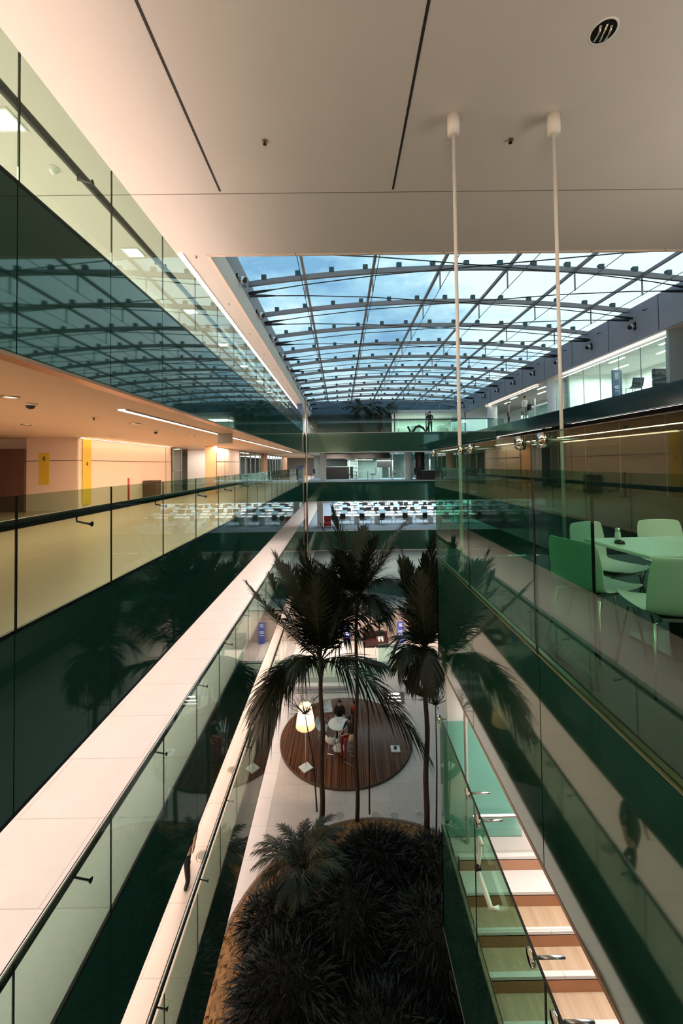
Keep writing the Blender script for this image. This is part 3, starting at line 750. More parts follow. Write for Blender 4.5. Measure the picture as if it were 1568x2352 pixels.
def palm(label, base, top, tr, fronds, shaft, lean=(0, 0), group=None, leafmat='leaf', n=60, L_=.75, w=.056):
    b, tp = Vector(base), Vector(top); t = thing('palm_tree', label, 'palm', base, 0, group); rr = random.Random(len(label))
    pts = [b.lerp(tp, i/14)+Vector((.03*math.sin(i*.9)+lean[0]*math.sin(math.pi*i/14), lean[1]*math.sin(math.pi*i/14), 0)) for i in range(15)]; pts[0] = b; pts[-1] = tp
    rs = [tr*(1.25-.35*i/14)*(1+.06*(i % 2)) for i in range(15)]
    MB().tube(pts, rs, 12).build('trunk', 'trunk', t, True, rel=b)
    sh = Vector((tp.x, tp.y, tp.z+shaft)); MB().tube([tp-Vector((0, 0, .1)), tp.lerp(sh, .4), sh], [tr*1.15, tr*1.3, tr*.7], 12).build('crownshaft', 'crownshaft', t, True, rel=b)
    for (mid, tip, l, dr) in fronds:
        mb, rk = frond(sh-Vector((0, 0, .15)), mid, tip, l, n, w, dr, rng=rr)
        fr = mb.build('frond', leafmat, t, rel=b); rk.build('midrib', 'rachis', fr, True, rel=b)
    return t
def F(mx, my, tx, ty, d0, dm=0., dt=0., l=.75, dr=.35): return (at(mx, my, d0+dm), at(tx, ty, d0+dt), l, dr)
d = 14.08
palm('tall palm with the broadest crown in the planter, left of the others', (-.81, d, .35), at(737, 1545, d), .075, [
    F(655, 1465, 590, 1690, d, -1.1, -2.5, .85, .7), F(640, 1500, 585, 1640, d, -.6, -1.8, .8, .6), F(850, 1510, 985, 1740, d, -.7, -1.1, .9, .6),
    F(800, 1370, 915, 1372, d, .3, .6, .95, .55), F(790, 1400, 890, 1400, d, -.3, -.9, .95, .55), F(660, 1360, 632, 1278, d, -.2, -.5, .9, .3), F(790, 1380, 800, 1290, d, -.3, -.7, .9, .25), F(650, 1450, 567, 1340, d, -1.6, -2.8, .55, .25), F(690, 1370, 650, 1300, d, -.9, -1.6, .95, .3), F(640, 1420, 622, 1325, d, .2, -.3, .8, .3), F(820, 1440, 880, 1420, d, -.7, -1.3, .9, .5),
    F(690, 1380, 640, 1300, d, .5, .9, .85, .25), F(735, 1380, 700, 1280, d, -.4, -.7, .9, .2), F(745, 1400, 770, 1290, d, .4, .6, .9, .2),
    F(770, 1430, 850, 1340, d, -.6, -1.2, .9, .3), F(715, 1430, 680, 1310, d, .1, -.3, .85, .2), F(790, 1495, 880, 1530, d, -1.0, -1.9, .7, .5),
    F(700, 1480, 650, 1560, d, -1.2, -1.8, .7, .6), F(750, 1380, 735, 1310, d, .9, 1.6, .8, .2), F(730, 1420, 720, 1330, d, -1.0, -1.7, .8, .3),
    F(780, 1420, 820, 1350, d, .5, .9, .9, .3), F(745, 1370, 795, 1225, d, .5, .9, .6, .2), F(715, 1380, 690, 1245, d, .7, 1.2, .6, .2), F(690, 1440, 610, 1360, d, .3, -.2, .7, .25)],
    .55, (.03, 0), 'palms in the round planter')
d = 14.17
palm('tallest slender palm rising in the middle of the planter', (.43, d, .35), at(820, 1395, d), .06, [
    F(790, 1280, 762, 1168, d, .2, .4, .6, .2), F(860, 1290, 935, 1195, d, .3, .5, .65, .3), F(780, 1310, 735, 1205, d, -.3, -.5, .6, .25),
    F(870, 1300, 925, 1345, d, -.5, -.9, .75, .5), F(770, 1340, 715, 1390, d, .6, 1.0, .75, .5), F(820, 1290, 835, 1215, d, .8, 1.3, .7, .25),
    F(860, 1340, 895, 1440, d, .7, .9, .7, .5), F(800, 1320, 780, 1270, d, -.7, -1.3, .75, .3), F(770, 1330, 725, 1290, d, -.5, -.9, .75, .3),
    F(860, 1320, 900, 1260, d, -.4, -.8, .75, .3), F(840, 1310, 860, 1240, d, -.2, -.5, .75, .3), F(790, 1350, 760, 1420, d, -.3, -.6, .7, .5), F(850, 1350, 870, 1400, d, -.7, -1.1, .7, .5)],
    .5, (-.03, 0), 'palms in the round planter')
d = 13.33
palm('palm with hanging fronds at the right edge of the planter, close to the glass', (2.64, d, .35), at(976, 1530, d), .075, [
    F(950, 1370, 910, 1225, d, .2, .3, .65, .25), F(975, 1380, 995, 1235, d, -.3, -.6, .65, .2), F(925, 1420, 905, 1500, d, .5, .7, .6, .5),
    F(990, 1450, 990, 1590, d, -.6, -1.1, .5, .6), F(935, 1455, 915, 1530, d, -.5, -.9, .55, .6), F(930, 1380, 922, 1290, d, 0, -.2, .7, .2), F(1000, 1360, 1012, 1260, d, .6, .8, .6, .2), F(1000, 1420, 1010, 1330, d, .3, .7, .5, .3),
    F(960, 1400, 935, 1290, d, .8, 1.2, .7, .25), F(975, 1440, 965, 1320, d, -.8, -1.2, .7, .25), F(1000, 1480, 1000, 1570, d, .5, .9, .5, .5),
    F(970, 1400, 975, 1280, d, .4, .4, .7, .2), F(985, 1400, 1000, 1300, d, .1, .1, .7, .2), F(950, 1440, 925, 1400, d, -.3, -.6, .7, .4), F(945, 1470, 925, 1560, d, 0, .1, .55, .6), F(960, 1480, 945, 1580, d, -.3, -.5, .45, .6)],
    .6, (.04, 0), 'palms in the round planter')
# indoor date palms on the far top storey
for lab, px, py, dd, s in (('dark feathery palm on the far top storey, left of its neighbour', 832, 945, 36.5, 1.0), ('dark feathery palm on the far top storey, next to the lit room', 877, 950, 38.6, .9)):
    c0 = at(px, py, dd); rr = random.Random(px); fr = []
    for k in range(20):
        a = 2*math.pi*k/20+rr.uniform(-.2, .2); up = rr.uniform(-.1, 1.3); q = Vector((math.cos(a), math.sin(a)*.8, 0))
        fr.append((c0+q*.9*s+Vector((0, 0, .55+up*.5)), c0+q*1.9*s+Vector((0, 0, up*1.0-.35)), .42, .4))
    palm(lab, (c0.x, c0.y, F5), c0-Vector((0, 0, .25)), .16, fr, .25, group='dark palms on the far top storey', leafmat='leaf', n=26, L_=.4, w=.06)
# branching twigs and broad leaves that grow on the trunks
def twigs(label, base, c, size, seed, n=26, leaves=False, cat='plant'):
    rr = random.Random(seed); b = Vector(base); t = thing('bare_shrub', label, cat, base); m = MB()
    for k in range(n):
        a = rr.uniform(0, 2*math.pi); e = rr.uniform(.1, 1.3); q = Vector((math.cos(a)*math.cos(e), math.sin(a)*math.cos(e)*.6, math.sin(e)))
        p1 = Vector(c)+q*size*.45; p2 = p1+(q+Vector((rr.uniform(-.5, .5), rr.uniform(-.5, .5), rr.uniform(-.4, .4))))*size*.4
        m.tube([Vector(c), p1, p2], [.012, .008, .003], 4)
        for s in range(3):
            st = p1.lerp(p2, rr.random()); m.tube([st, st+Vector((rr.uniform(-1, 1), rr.uniform(-1, 1), rr.uniform(-.3, 1)))*size*.22], [.005, .002], 4)
    m.build('branches', 'twig', t, rel=b)
    return t
c0 = at(700, 1640, 14.6)
t = twigs('bare twiggy shrub in front of the glowing floor lamp', (c0.x+.4, 14.55, .35), c0, 1.05, 3, 34)
MB().tube([(0, 0, 0), (-.1, 0, (c0.z-.35)*.5), Vector(c0)-Vector((c0.x+.4, 14.55, .35))], [.03, .025, .015], 8).build('stem', 'twig', t)
c0 = at(1000, 1620, 13.6)
t = twigs('bare twiggy shrub behind the right palm trunk, beside the glass', (c0.x-.05, 13.62, .35), c0, .95, 5, 34)
MB().tube([(0, 0, 0), (.06, 0, (c0.z-.35)*.5), Vector(c0)-Vector((c0.x-.05, 13.62, .35))], [.03, .025, .015], 8).build('stem', 'twig', t)
c0 = at(835, 1470, 14.4)
t = twigs('bare twiggy shrub around the slender middle trunk', (c0.x+.12, 14.42, .35), c0, .95, 9, 26)
MB().tube([(0, 0, 0), (.02, 0, (c0.z-.35)*.5), Vector(c0)-Vector((c0.x+.12, 14.42, .35))], [.03, .025, .015], 8).build('stem', 'twig', t)
def broadleaf(label, root, tip, w, bend):
    r0, t0 = Vector(root), Vector(tip); dr = t0-r0; s = dr.cross(Vector((0, 1, .2))).normalized(); rows = []
    for i in range(11):
        u = i/10; c = r0.lerp(t0, u)+Vector((0, 0, bend*math.sin(math.pi*u))); ww = w*math.sin(math.pi*min(1, .12+.86*u))**.7
        rows.append([c-s*ww, c+Vector((0, -.04, 0)), c+s*ww])
    t = thing('broad_leaf_plant', label, 'plant', root); MB().grid(rows).build('leaf', 'leaf', t, True, rel=r0)
    MB().tube([r0, r0.lerp(t0, .5)+Vector((0, -.05, bend)), t0], [.018, .012, .004], 6).build('midrib', 'rachis', t, True, rel=r0); return t
broadleaf('large dark oval leaf growing from the right palm trunk', at(975, 1597, 13.3), at(925, 1562, 13.1), .17, .0)

# ------------------------------------------------------------------ round planter
PC = (1.0, 9.9)
t = thing('round_planter', 'large round planter with a rim of orange bark at the bottom', 'planter', (PC[0], PC[1], 0))
MB().lathe([(4.35, 0), (4.42, .32), (4.36, .38), (4.28, .36)], n=96).build('wall', 'planter_wall', t, True)
MB().lathe([(4.30, .35), (3.9, .37), (3.62, .35)], n=96).build('bark_ring', 'bark_chips', t, True)
m = MB(); m.lathe([(3.62, .35), (2.0, .5), (0, .55)], n=60); m.build('soil_bed', 'soil', t, True)
rr = random.Random(4); m = MB()
for k in range(1500):
    a = rr.uniform(0, 2*math.pi); r_ = rr.uniform(3.6, 4.28); p = Vector((r_*math.cos(a), r_*math.sin(a), .37)); q = Vector((rr.uniform(-1, 1), rr.uniform(-1, 1), rr.uniform(-.2, .5))).normalized(); s = q.orthogonal()
    m.add([p-q*.06-s*.025, p-q*.06+s*.025, p+q*.06+s*.02, p+q*.06-s*.02], [(0, 1, 2, 3)])
o = m.build('bark_pieces', 'bark_chips', t); o['kind'] = 'stuff'
def blades(c, rx, ry, h, n, seed, L_=.5, w=.03, lo=0.):
    rr = random.Random(seed); m = MB()
    for k in range(n):
        u = rr.random()**.5; a = rr.uniform(0, 2*math.pi); zz = h*math.sqrt(max(0, 1-u*u)); p = Vector((c[0]+rx*u*math.cos(a), c[1]+ry*u*math.sin(a), c[2]+lo+zz*rr.uniform(.55, 1)))
        d = Vector((math.cos(a)*u*1.2+rr.uniform(-.5, .5), math.sin(a)*u*1.2+rr.uniform(-.5, .5), rr.uniform(.1, 1.0)))
        leaflet(m, p, d, Vector((rr.uniform(-1, 1), rr.uniform(-1, 1), .3)).normalized(), L_*rr.uniform(.6, 1.3), w*rr.uniform(.7, 1.4), rr.uniform(.2, .9))
    return m
def bush(label, x, y, z, rx, ry, h, n, seed, L_=.5, w=.03, grp='dense dark bushes in the planter'):
    t = thing('bush', label, 'bush', (x, y, z), 0, grp)
    blades((0, 0, 0), rx, ry, h, n, seed, L_, w).build('foliage', 'bush_leaf', t)
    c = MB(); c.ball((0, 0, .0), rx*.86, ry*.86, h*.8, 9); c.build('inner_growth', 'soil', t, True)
    m = MB(); rr = random.Random(seed)
    for k in range(7):
        a = k*.9; m.tube([(0, 0, 0), (rx*.4*math.cos(a), ry*.4*math.sin(a), h*.6)], [.03, .012], 6)
    m.build('stems', 'twig', t); return t
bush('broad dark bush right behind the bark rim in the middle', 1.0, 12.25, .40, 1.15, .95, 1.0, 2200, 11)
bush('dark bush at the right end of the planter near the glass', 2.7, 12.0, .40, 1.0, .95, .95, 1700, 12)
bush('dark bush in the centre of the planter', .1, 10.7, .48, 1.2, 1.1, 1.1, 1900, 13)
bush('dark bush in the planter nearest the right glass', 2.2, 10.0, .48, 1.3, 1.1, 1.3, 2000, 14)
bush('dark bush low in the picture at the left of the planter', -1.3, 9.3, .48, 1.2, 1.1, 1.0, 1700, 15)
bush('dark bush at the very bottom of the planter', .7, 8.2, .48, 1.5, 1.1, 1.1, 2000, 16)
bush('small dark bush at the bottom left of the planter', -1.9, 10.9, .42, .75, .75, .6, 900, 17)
# fern like cycad
c0 = Vector((-1.25, 12.1, .40)); t = thing('fern', 'feathery fern clump leaning over the left rim of the planter', 'fern', c0); rr = random.Random(8)
MB().tube([(0, 0, 0), (.03, 0, .35)], [.14, .10], 10).build('stem', 'trunk', t, True)
for k in range(22):
    a = 2*math.pi*k/22+rr.uniform(-.15, .15); e = rr.uniform(.15, 1.1); q = Vector((math.cos(a), math.sin(a), 0)); l = rr.uniform(1.3, 1.8)
    mid = Vector((0, 0, .4))+q*l*.45*math.cos(e)+Vector((0, 0, l*.62*math.sin(e)+.25)); tip = Vector((0, 0, .4))+q*l*(.55+.45*math.cos(e))+Vector((0, 0, l*.55*math.sin(e)-.1))
    mb, rk = frond(Vector((0, 0, .35)), mid, tip, .30, 34, .03, .5, rng=rr); fr = mb.build('frond', 'leaf_bright' if k % 4 == 0 else 'leaf', t); rk.build('midrib', 'rachis', fr, True)

# ------------------------------------------------------------------ round wooden stage with furniture
DC = (.11, 18.9); DZ = .09
t = thing('round_stage', 'round dark wooden stage in the middle of the court', 'stage', (DC[0], DC[1], 0))
MB().lathe([(0, DZ), (3.02, DZ)], n=96).build('deck', 'deck_wood', t)
MB().lathe([(3.02, DZ), (3.05, DZ-.01), (3.05, 0)], n=96).build('edge_band', 'trunk', t, True)
lp = at(702, 1772, 16.88)
t = thing('floor_lamp', 'tall floor lamp with a glowing shade on the left side of the stage', 'lamp', (lp.x, 16.95, DZ))
bevel(MB().box(-.22, .22, -.22, .22, 0, .05).build('base', 'white_plastic', t), .01); kids(t)[0].rotation_euler = (0, 0, R(40))
MB().tube([(0, 0, .05), (0, 0, 2.5)], .016, 8).build('pole', 'steel', t)
MB().lathe([(.40, 1.72), (.36, 2.05), (.24, 2.60)], n=32).build('lamp_shade', 'lampshade', t, True)
MB().ball((0, 0, 2.18), .06).build('bulb', 'lamp_bulb', t, True)
bd = bpy.data.lights.new('floor_lamp_bulb', 'POINT'); bd.energy = 90; bd.color = (1, .72, .45); bd.shadow_soft_size = .07
bo = bpy.data.objects.new('floor_lamp_bulb', bd); bo.location = (lp.x, 16.95, DZ+2.32); COL.objects.link(bo)
t = thing('lamp_base', 'square white base plate with a small black socket on the right of the stage', 'base plate', (2.28, 17.95, DZ))
bevel(MB().box(-.2, .2, -.2, .2, 0, .05).build('plate', 'white_plastic', t), .01); MB().lathe([(.07, .05), (.07, .13), (0, .13)], n=14).build('socket', 'black_plastic', t)
tb = (-.22, 18.1)
t = thing('round_table', 'tall round white pedestal table on the stage', 'table', (tb[0], tb[1], DZ))
MB().lathe([(0, 1.09), (.46, 1.09), (.47, 1.075), (.46, 1.055), (0, 1.055)], n=40).build('tabletop', 'table_white', t, True)
MB().tube([(0, 0, .02), (0, 0, 1.06)], .03, 12).build('column', 'white_plastic', t, True); MB().lathe([(.28, 0), (.27, .02), (.04, .05)], n=32).build('base', 'white_plastic', t, True)
def stool(label, x, y, rz, mt, grp, z=DZ, sh=.72, shell=True):
    t = thing('bar_chair', label, 'chair', (x, y, z), rz, grp); rows = []
    for (yy, zz, w_) in ((-.22, sh-.01, .2), (0, sh, .23), (.18, sh+.01, .24), (.24, sh+.10, .24), (.27, sh+.24, .23), (.28, sh+.34, .19)):
        rows.append([(w_*s, yy-.07*abs(s)**2, zz+.05*abs(s)**2) for s in (-1, -.5, 0, .5, 1)])
    o = MB().grid(rows).build('seat_shell', mt, t, True); md = o.modifiers.new('s', 'SOLIDIFY'); md.thickness = .02
    for a in (-1, 1):
        for b in (-1, 1): MB().tube([(.1*a, .1*b, sh-.02), (.2*a, .22*b, 0)], .011, 6).build('leg', 'steel', t)
    m = MB(); q = [(.155*a, .165*b, .3) for a, b in ((-1, -1), (1, -1), (1, 1), (-1, 1), (-1, -1))]; m.tube(q, .008, 6); m.build('footrest', 'steel', t); return t
G = 'chairs round the pedestal table'
stool('white chair with its back to us in front of the pedestal table', -.50, 17.45, R(160), 'white_plastic', G)
stool('white chair at the left side of the pedestal table', -.98, 18.35, R(80), 'white_plastic', G)
stool('white chair behind the pedestal table, left of the seated people', -.78, 19.75, R(10), 'white_plastic', G)
stool('cream chair at the right of the table under the person in red and black', .30, 17.62, R(215), 'cream_plastic', G)
stool('cream chair holding the person behind the pedestal table', -.18, 18.98, R(0), 'cream_plastic', G)
o = MB().box(-.11, .11, -.12, .12, 0, .02).build('folder', 'white_cloth'); o.location = (tb[0]+.05, tb[1]+.16, DZ+1.09); tag(o, 'small open folder lying on the round pedestal table', 'folder')
G = 'thin light strips inlaid in the stage'
for lab, (a, b), (c, e) in (('longer thin strip inlaid in the stage in front of the table', (790, 1749), (811, 1760)), ('shorter thin strip inlaid in the stage by the middle trunk', (805, 1734), (816, 1739))):
    va = (_rot @ Vector(((a-784)/FPX, -(b-1045)/FPX, -1))); vb = (_rot @ Vector(((c-784)/FPX, -(e-1045)/FPX, -1)))
    pa = va*((DZ+.01-CZ)/va.z)+Vector((0, 0, CZ)); pb = vb*((DZ+.01-CZ)/vb.z)+Vector((0, 0, CZ))
    o = MB().bar(pa, pb, .03, .012).build('inlay_strip', 'brass_edge', rel=pa.lerp(pb, .5)); tag(o, lab, 'strip', G)
# round floor lights
def ground(px, py, z): v = _rot @ Vector(((px-784)/FPX, -(py-1045)/FPX, -1)); s = (z-CZ)/v.z; return Vector((v.x*s, v.y*s, z))
G = 'round glass lights set in the stone floor'
for lab, px, py, z in (('round floor light beside the left trunk', 780, 1873, 0), ('round floor light right of the middle trunk', 863, 1872, 0), ('round floor light in the middle of the row behind the planter', 905, 1872, 0), ('round floor light next to the right trunk', 962, 1870, 0), ('round floor light nearest the lower glass screen', 998, 1905, 0),
                       ('round floor light on the second storey walkway, further from the walker', 533, 1768, F2+0), ('round floor light on the second storey walkway in front of the walker', 465, 1965, F2+0)):
    p = ground(px, py, z+.004); t = thing('floor_light', lab, 'floor light', p, 0, G)
    MB().lathe([(.145, 0), (.14, .006), (.115, .006)], n=28).build('ring', 'brass_edge', t, True); MB().lathe([(0, .004), (.115, .005)], n=28).build('lens', 'office_grey', t)

# ------------------------------------------------------------------ back of the court
def sofa(label, x, y, z, w, rz=0, mt='leather'):
    t = thing('sofa', label, 'sofa', (x, y, z), rz)
    bevel(MB().box(-w/2, w/2, -.42, .38, .1, .42).build('seat', mt, t), .05); bevel(MB().box(-w/2, w/2, .2, .42, .42, .86).build('backrest', mt, t), .06)
    for s in (-1, 1): bevel(MB().box(s*w/2, s*(w/2-.16), -.42, .4, .1, .62).build('armrest', mt, t), .05)
    m = MB()
    for a in (-w/2+.08, w/2-.08):
        for b in (-.36, .36): MB().box(a-.03, a+.03, b-.03, b+.03, 0, .1).build('leg', 'black_metal', t)
    return t
sofa('dark red leather sofa against the wall at the back of the court', at(862, 1470, 28.4).x, 28.35, 0, 1.75)
def glassrun(label, pts, z, h, mt, rail=True, cat='balustrade', grp=None):
    c0 = Vector((*pts[0], z)); t = thing('glass_balustrade', label, cat, c0, 0, grp)
    for (a, b) in zip(pts[:-1], pts[1:]):
        MB().bar((a[0], a[1], z+h/2), (b[0], b[1], z+h/2), .016, h).build('glass_panel', mt, t, rel=c0)
    if rail: MB().tube([(p[0], p[1], z+h*.86) for p in pts], .03, 8).build('handrail', 'dark_rail', t, rel=c0)
    MB().tube([(p[0], p[1], z+h) for p in pts], .012, 6).build('top_edge', 'teal_edge' if 'teal_edge' in M else 'steel', t, rel=c0)
    return t
glassrun('glass balustrade with dark rail across the back of the court on the left', [(-2.5, 24.2), (-.9, 24.2), (.75, 24.2)], .03, 1.0, 'balustrade_glass')
glassrun('boxy teal glass balustrade around the opening in front of the sofa', [(.9, 25.6), (.97, 24.0), (2.03, 24.15), (2.1, 25.6)], 0, 1.12, 'end_glass')
glassrun('curved teal glass balustrade right of the sofa', [(2.3, 26.0), (3.0, 26.1), (3.7, 25.8), (4.4, 25.2), (5.0, 24.5), (5.5, 23.8)], 0, 1.1, 'teal_glass')
t = thing('strip_reflection', 'three glowing bars imitating strip light reflections right of the stage', 'light', ground(905, 1618, 0)); 
MB().box(-.55, .55, .02, .10, 0, .62).build('plinth', 'grey_stone', t)  # plinth added to carry glowing bars that imitate strip light reflections
for k, (w_, z_) in enumerate(((.28, .56), (.33, .36), (.38, .18))): MB().box(-w_, w_, -.01, .02, z_-.04+.02*k, z_+.03-.01*k).build('reflection_bar', 'strip_light_cool', t)

# ------------------------------------------------------------------ tables and chairs on the right landing
t = thing('cafe_table', 'white rectangular table with a dark column behind the glass at right', 'table', (2.46, 2.92, F4), R(4))
bevel(MB().box(-.50, .50, -.31, .31, .715, .74).build('tabletop', 'table_white', t), .008)
bevel(MB().box(-.05, .05, -.045, .045, .02, .715).build('column', 'black_metal', t), .01); MB().rbox(-.24, .24, -.22, .22, 0, .02, .05).build('base_plate', 'black_metal', t)
def shell_chair(label, x, y, rz, grp='white shell chairs on the right landing'):
    t = thing('shell_chair', label, 'chair', (x, y, F4), rz, grp); rows = []
    prof = [(.24, .455, .20), (.21, .445, .215), (.1, .435, .225), (-.08, .43, .225), (-.17, .445, .225), (-.205, .50, .225), (-.22, .60, .225), (-.235, .72, .22), (-.245, .79, .205), (-.247, .805, .18)]
    for (yy, zz, w_) in prof: rows.append([(w_*s, yy+(.045*abs(s)**3 if zz > .48 else 0), zz+(.03*abs(s)**3 if zz < .48 else 0)) for s in (-1, -.8, -.5, -.2, .2, .5, .8, 1)])
    o = MB().grid(rows).build('seat_shell', 'white_plastic', t, True); md = o.modifiers.new('s', 'SOLIDIFY'); md.thickness = .012
    sb = o.modifiers.new('b', 'SUBSURF'); sb.levels = sb.render_levels = 1
    MB().box(-.12, .12, -.12, .14, .405, .425).build('seat_frame', 'steel', t)
    for a in (-1, 1):
        for b in (-1, 1): MB().tube([(.1*a, .1*b, .415), (.17*a, .15*b, .40), (.215*a, .22*b, 0)], .0095, 8).build('leg', 'steel', t, True)
    return t
shell_chair('white shell chair behind the far left corner of the white table', 2.28, 3.42, R(202))
shell_chair('leftmost white shell chair, turned sideways to the white table', 1.84, 2.93, R(-72))
shell_chair('white shell chair nearest us with its back to the glass', 2.02, 2.46, R(-10))
shell_chair('white shell chair behind the right part of the table', 2.95, 3.5, R(182))
shell_chair('white shell chair at the right edge, in front of the table', 2.72, 2.38, R(4))
p = Vector((2.12, 3.06, F4+.74)); t = thing('salt_shaker', 'small glass salt shaker with steel cap on the white table', 'shaker', p)
MB().lathe([(0, 0), (.022, 0), (.02, .05), (.017, .075)], n=14).build('body', 'office_white', t, True); MB().lathe([(.018, .075), (.018, .10), (0, .106)], n=14).build('cap', 'steel', t, True)
o = MB().lathe([(0, 0), (.035, 0), (.03, .02), (0, .03)], n=14).build('ashtray', 'black_plastic', smooth=True); o.location = (2.07, 2.97, F4+.74); tag(o, 'little dark dish beside the salt shaker', 'dish')

# ------------------------------------------------------------------ left gallery furniture
for lab, x, y, w_, h_, mt in (('dark bin standing against the peach wall', -8.0, 17.0, .55, .75, 'brown_panel'),):
    t = thing('waste_bin', lab, 'bin', (x, y, F4)); bevel(MB().box(-.25, .25, -w_/2, w_/2, 0, h_).build('body', mt, t), .02); MB().box(-.26, .26, -w_/2-.01, w_/2+.01, h_, h_+.03).build('lid', 'black_plastic', t)
t = thing('barrier_post', 'slim red brown post in front of the peach wall', 'post', (-7.9, 14.9, F4))
MB().tube([(0, 0, .02), (0, 0, .95)], .035, 12).build('pole', 'red_plastic', t, True); MB().lathe([(.14, 0), (.13, .02), (0, .025)], n=18).build('base', 'black_metal', t)
t = thing('glass_door', 'pale glass door at the right end of the peach wall', 'door', (-8.25, 19.7, F4)); 
MB().box(0, .02, 0, .95, 0, 2.3).build('glass_leaf', 'office_glass', t); m = MB().box(-.02, .04, -.05, 0, 0, 2.3); m.box(-.02, .04, .95, 1.0, 0, 2.3); m.box(-.02, .04, -.05, 1, 1.15, 1.18); m.build('frame', 'office_grey', t); MB().tube([(.04, .85, .9), (.04, .85, 1.3)], .012, 6).build('handle', 'steel', t)
# glazed fronts further along the left gallery and beyond
t = thing('glass_partition', 'glazed office front far along the left gallery', 'glass wall', (-6.2, 28, F4))
for k in range(12): MB().box(0, .012, 24.6-28+1.5*k, 26.08-28+1.5*k, 0, 2.3).build('glass_pane', 'office_glass', t)
m = MB()
for k in range(13): m.box(-.03, .04, 24.55-28+1.5*k-.02, 24.55-28+1.5*k+.02, 0, 2.3)
m.build('mullion', 'office_grey', t)
for i, (x, y) in enumerate(((-6.15, 32.4), (-6.1, 44))):
    o = MB().box(-.2, .2, -.25, .25, 0, 2.3).build('square_column', 'warm_column'); o.location = (x, y, F4); tag(o, ('brown square column among the far offices of the left gallery', 'brown square column furthest along the left gallery')[i], 'column', 'brown columns of the left gallery')
o = MB().box(-.25, .25, -.03, .03, 0, 1.3).build('display_board', 'bright_blue_sign'); o.location = (-3.4, 34.0, F4+.9-.9); tag(o, 'blue display board near the far left corner', 'board')
t = thing('standing_banner', 'orange banner board at the far left corner of storey three', 'board', (-3.0, 33.4, F3)); MB().box(-.02, .02, -.8, .8, .05, 2.0).build('panel', 'warm_column', t); MB().box(-.1, .1, -.8, .8, 0, .05).build('foot', 'steel', t)

# ------------------------------------------------------------------ offices beyond the far bridge, storey four
m = MB()
m.box(-1.2, .9, 39.4, 40.0, F4, F4+1.15, 0)
t = thing('reception_counter', 'dark reception counter beyond the far bridge', 'counter', (-.2, 36.6, F4)); MB().box(-1.35, 1.35, -.3, .3, 0, 1.12).build('front', 'dark_counter', t); MB().box(-1.4, 1.4, -.35, .35, 1.12, 1.17).build('countertop', 'office_grey', t)
struct('wall_far', MB().box(XL, 14, 41.4, 41.5, F4, F5-SP), 'office_grey')
struct('ceiling', MB().box(-1.4, 4.2, 33.5, 41.4, 13.25, 13.70), 'dark_green_wall')
o = MB().box(-.24, .24, -.24, .24, 0, 2.3).build('square_column', 'office_white'); o.location = (at(742, 1080, 33.4).x, 33.4, F4); tag(o, 'white square column beyond the far bridge on storey four, left', 'column')
o = MB().box(-.24, .24, -.24, .24, 0, 2.3).build('square_column', 'office_white'); o.location = (at(735, 1180, 33.4).x, 33.4, F3); tag(o, 'white square column in the open office of storey three', 'column')
t = thing('glass_partition', 'white framed glass meeting rooms beyond the far bridge', 'glass wall', (3.4, 35.8, F4))
for k in range(8): MB().box(-2.6+1.3*k, -1.34+1.3*k, 0, .012, 0, 2.25).build('glass_pane', 'office_glass', t)
m = MB()
for x in (-2.62, -.05, .95, 1.25, 3.85, 4.6, 7.8): m.box(x, x+.10, -.03, .04, 0, 2.3)
m.build('mullion', 'office_white', t)
t = thing('bookcase', 'grey shelf unit behind the glass meeting room', 'shelf', (1.2, 38.4, F4)); m = MB(); m.box(-.5, -.46, -.2, .2, 0, 1.9); m.box(.46, .5, -.2, .2, 0, 1.9); m.box(-.5, .5, .17, .2, 0, 1.9); m.build('frame', 'office_white', t)
for k in range(6): MB().box(-.46, .46, -.2, .17, .05+.35*k, .08+.35*k).build('shelf', 'office_white', t)
t = thing('partition_wall', 'dark green partition in the glass meeting room', 'partition', (2.9, 39, F4)); MB().box(-1.2, 1.2, -.04, .04, 0, 1.8).build('panel', 'office_grey', t)
t = thing('screen_panel', 'pale square projection screen hanging on storey four', 'screen', (at(881, 1052, 35.2).x, 35.2, 13.24)); MB().box(-.62, .62, -.03, .03, -.75, 0).build('panel', 'office_white', t); MB().box(-.62, .62, -.02, .02, -.78, -.75).build('bottom_bar', 'office_grey', t)
for lab, px, r_, mt in (('pale round column beside the dark column beyond the far bridge', 938, .35, 'office_white'), ('dark round column beyond the far bridge', 964, .42, 'dark_counter')):
    t = thing('round_column', lab, 'column', (at(px, 1080, 34.5).x, 34.5, F4)); MB().lathe([(r_, 0), (r_, 2.3)], n=24).build('shaft', mt, t, True)
t = thing('low_counter', 'long dark low counter right of the dark column', 'counter', (7.9, 33.6, F4)); MB().box(-1.0, 3.5, -.25, .25, 0, .75).build('front', 'dark_counter', t); MB().box(-1.05, 3.55, -.3, .3, .75, .79).build('countertop', 'office_grey', t)
def office_chair(x, y, z, rz, label, grp, mt='mesh_black'):
    t = thing('office_chair', label, 'chair', (x, y, z), rz, grp)
    MB().rbox(-.24, .24, -.23, .23, .44, .50, .08).build('seat', mt, t)
    MB().grid([[(w_*s, .24+.04*abs(s)-.0*z_, z_) for s in (-1, 0, 1)] for z_, w_ in ((.55, .2), (.75, .24), (1.0, .22))]).build('backrest', mt, t, True)
    m = MB().tube([(0, 0, .06), (0, 0, .44)], .03, 8); m.tube([(0, .1, .47), (0, .26, .6)], .02, 6)
    for k in range(5): m.tube([(0, 0, .09), (.28*math.cos(k*1.257), .28*math.sin(k*1.257), .05)], .018, 5)
    m.build('base', 'steel', t); return t
oc = office_chair(at(805, 1090, 35.0).x, 35.0, F4, R(90), 'black office chair left of the meeting table beyond the far bridge', 'chairs around the meeting table')
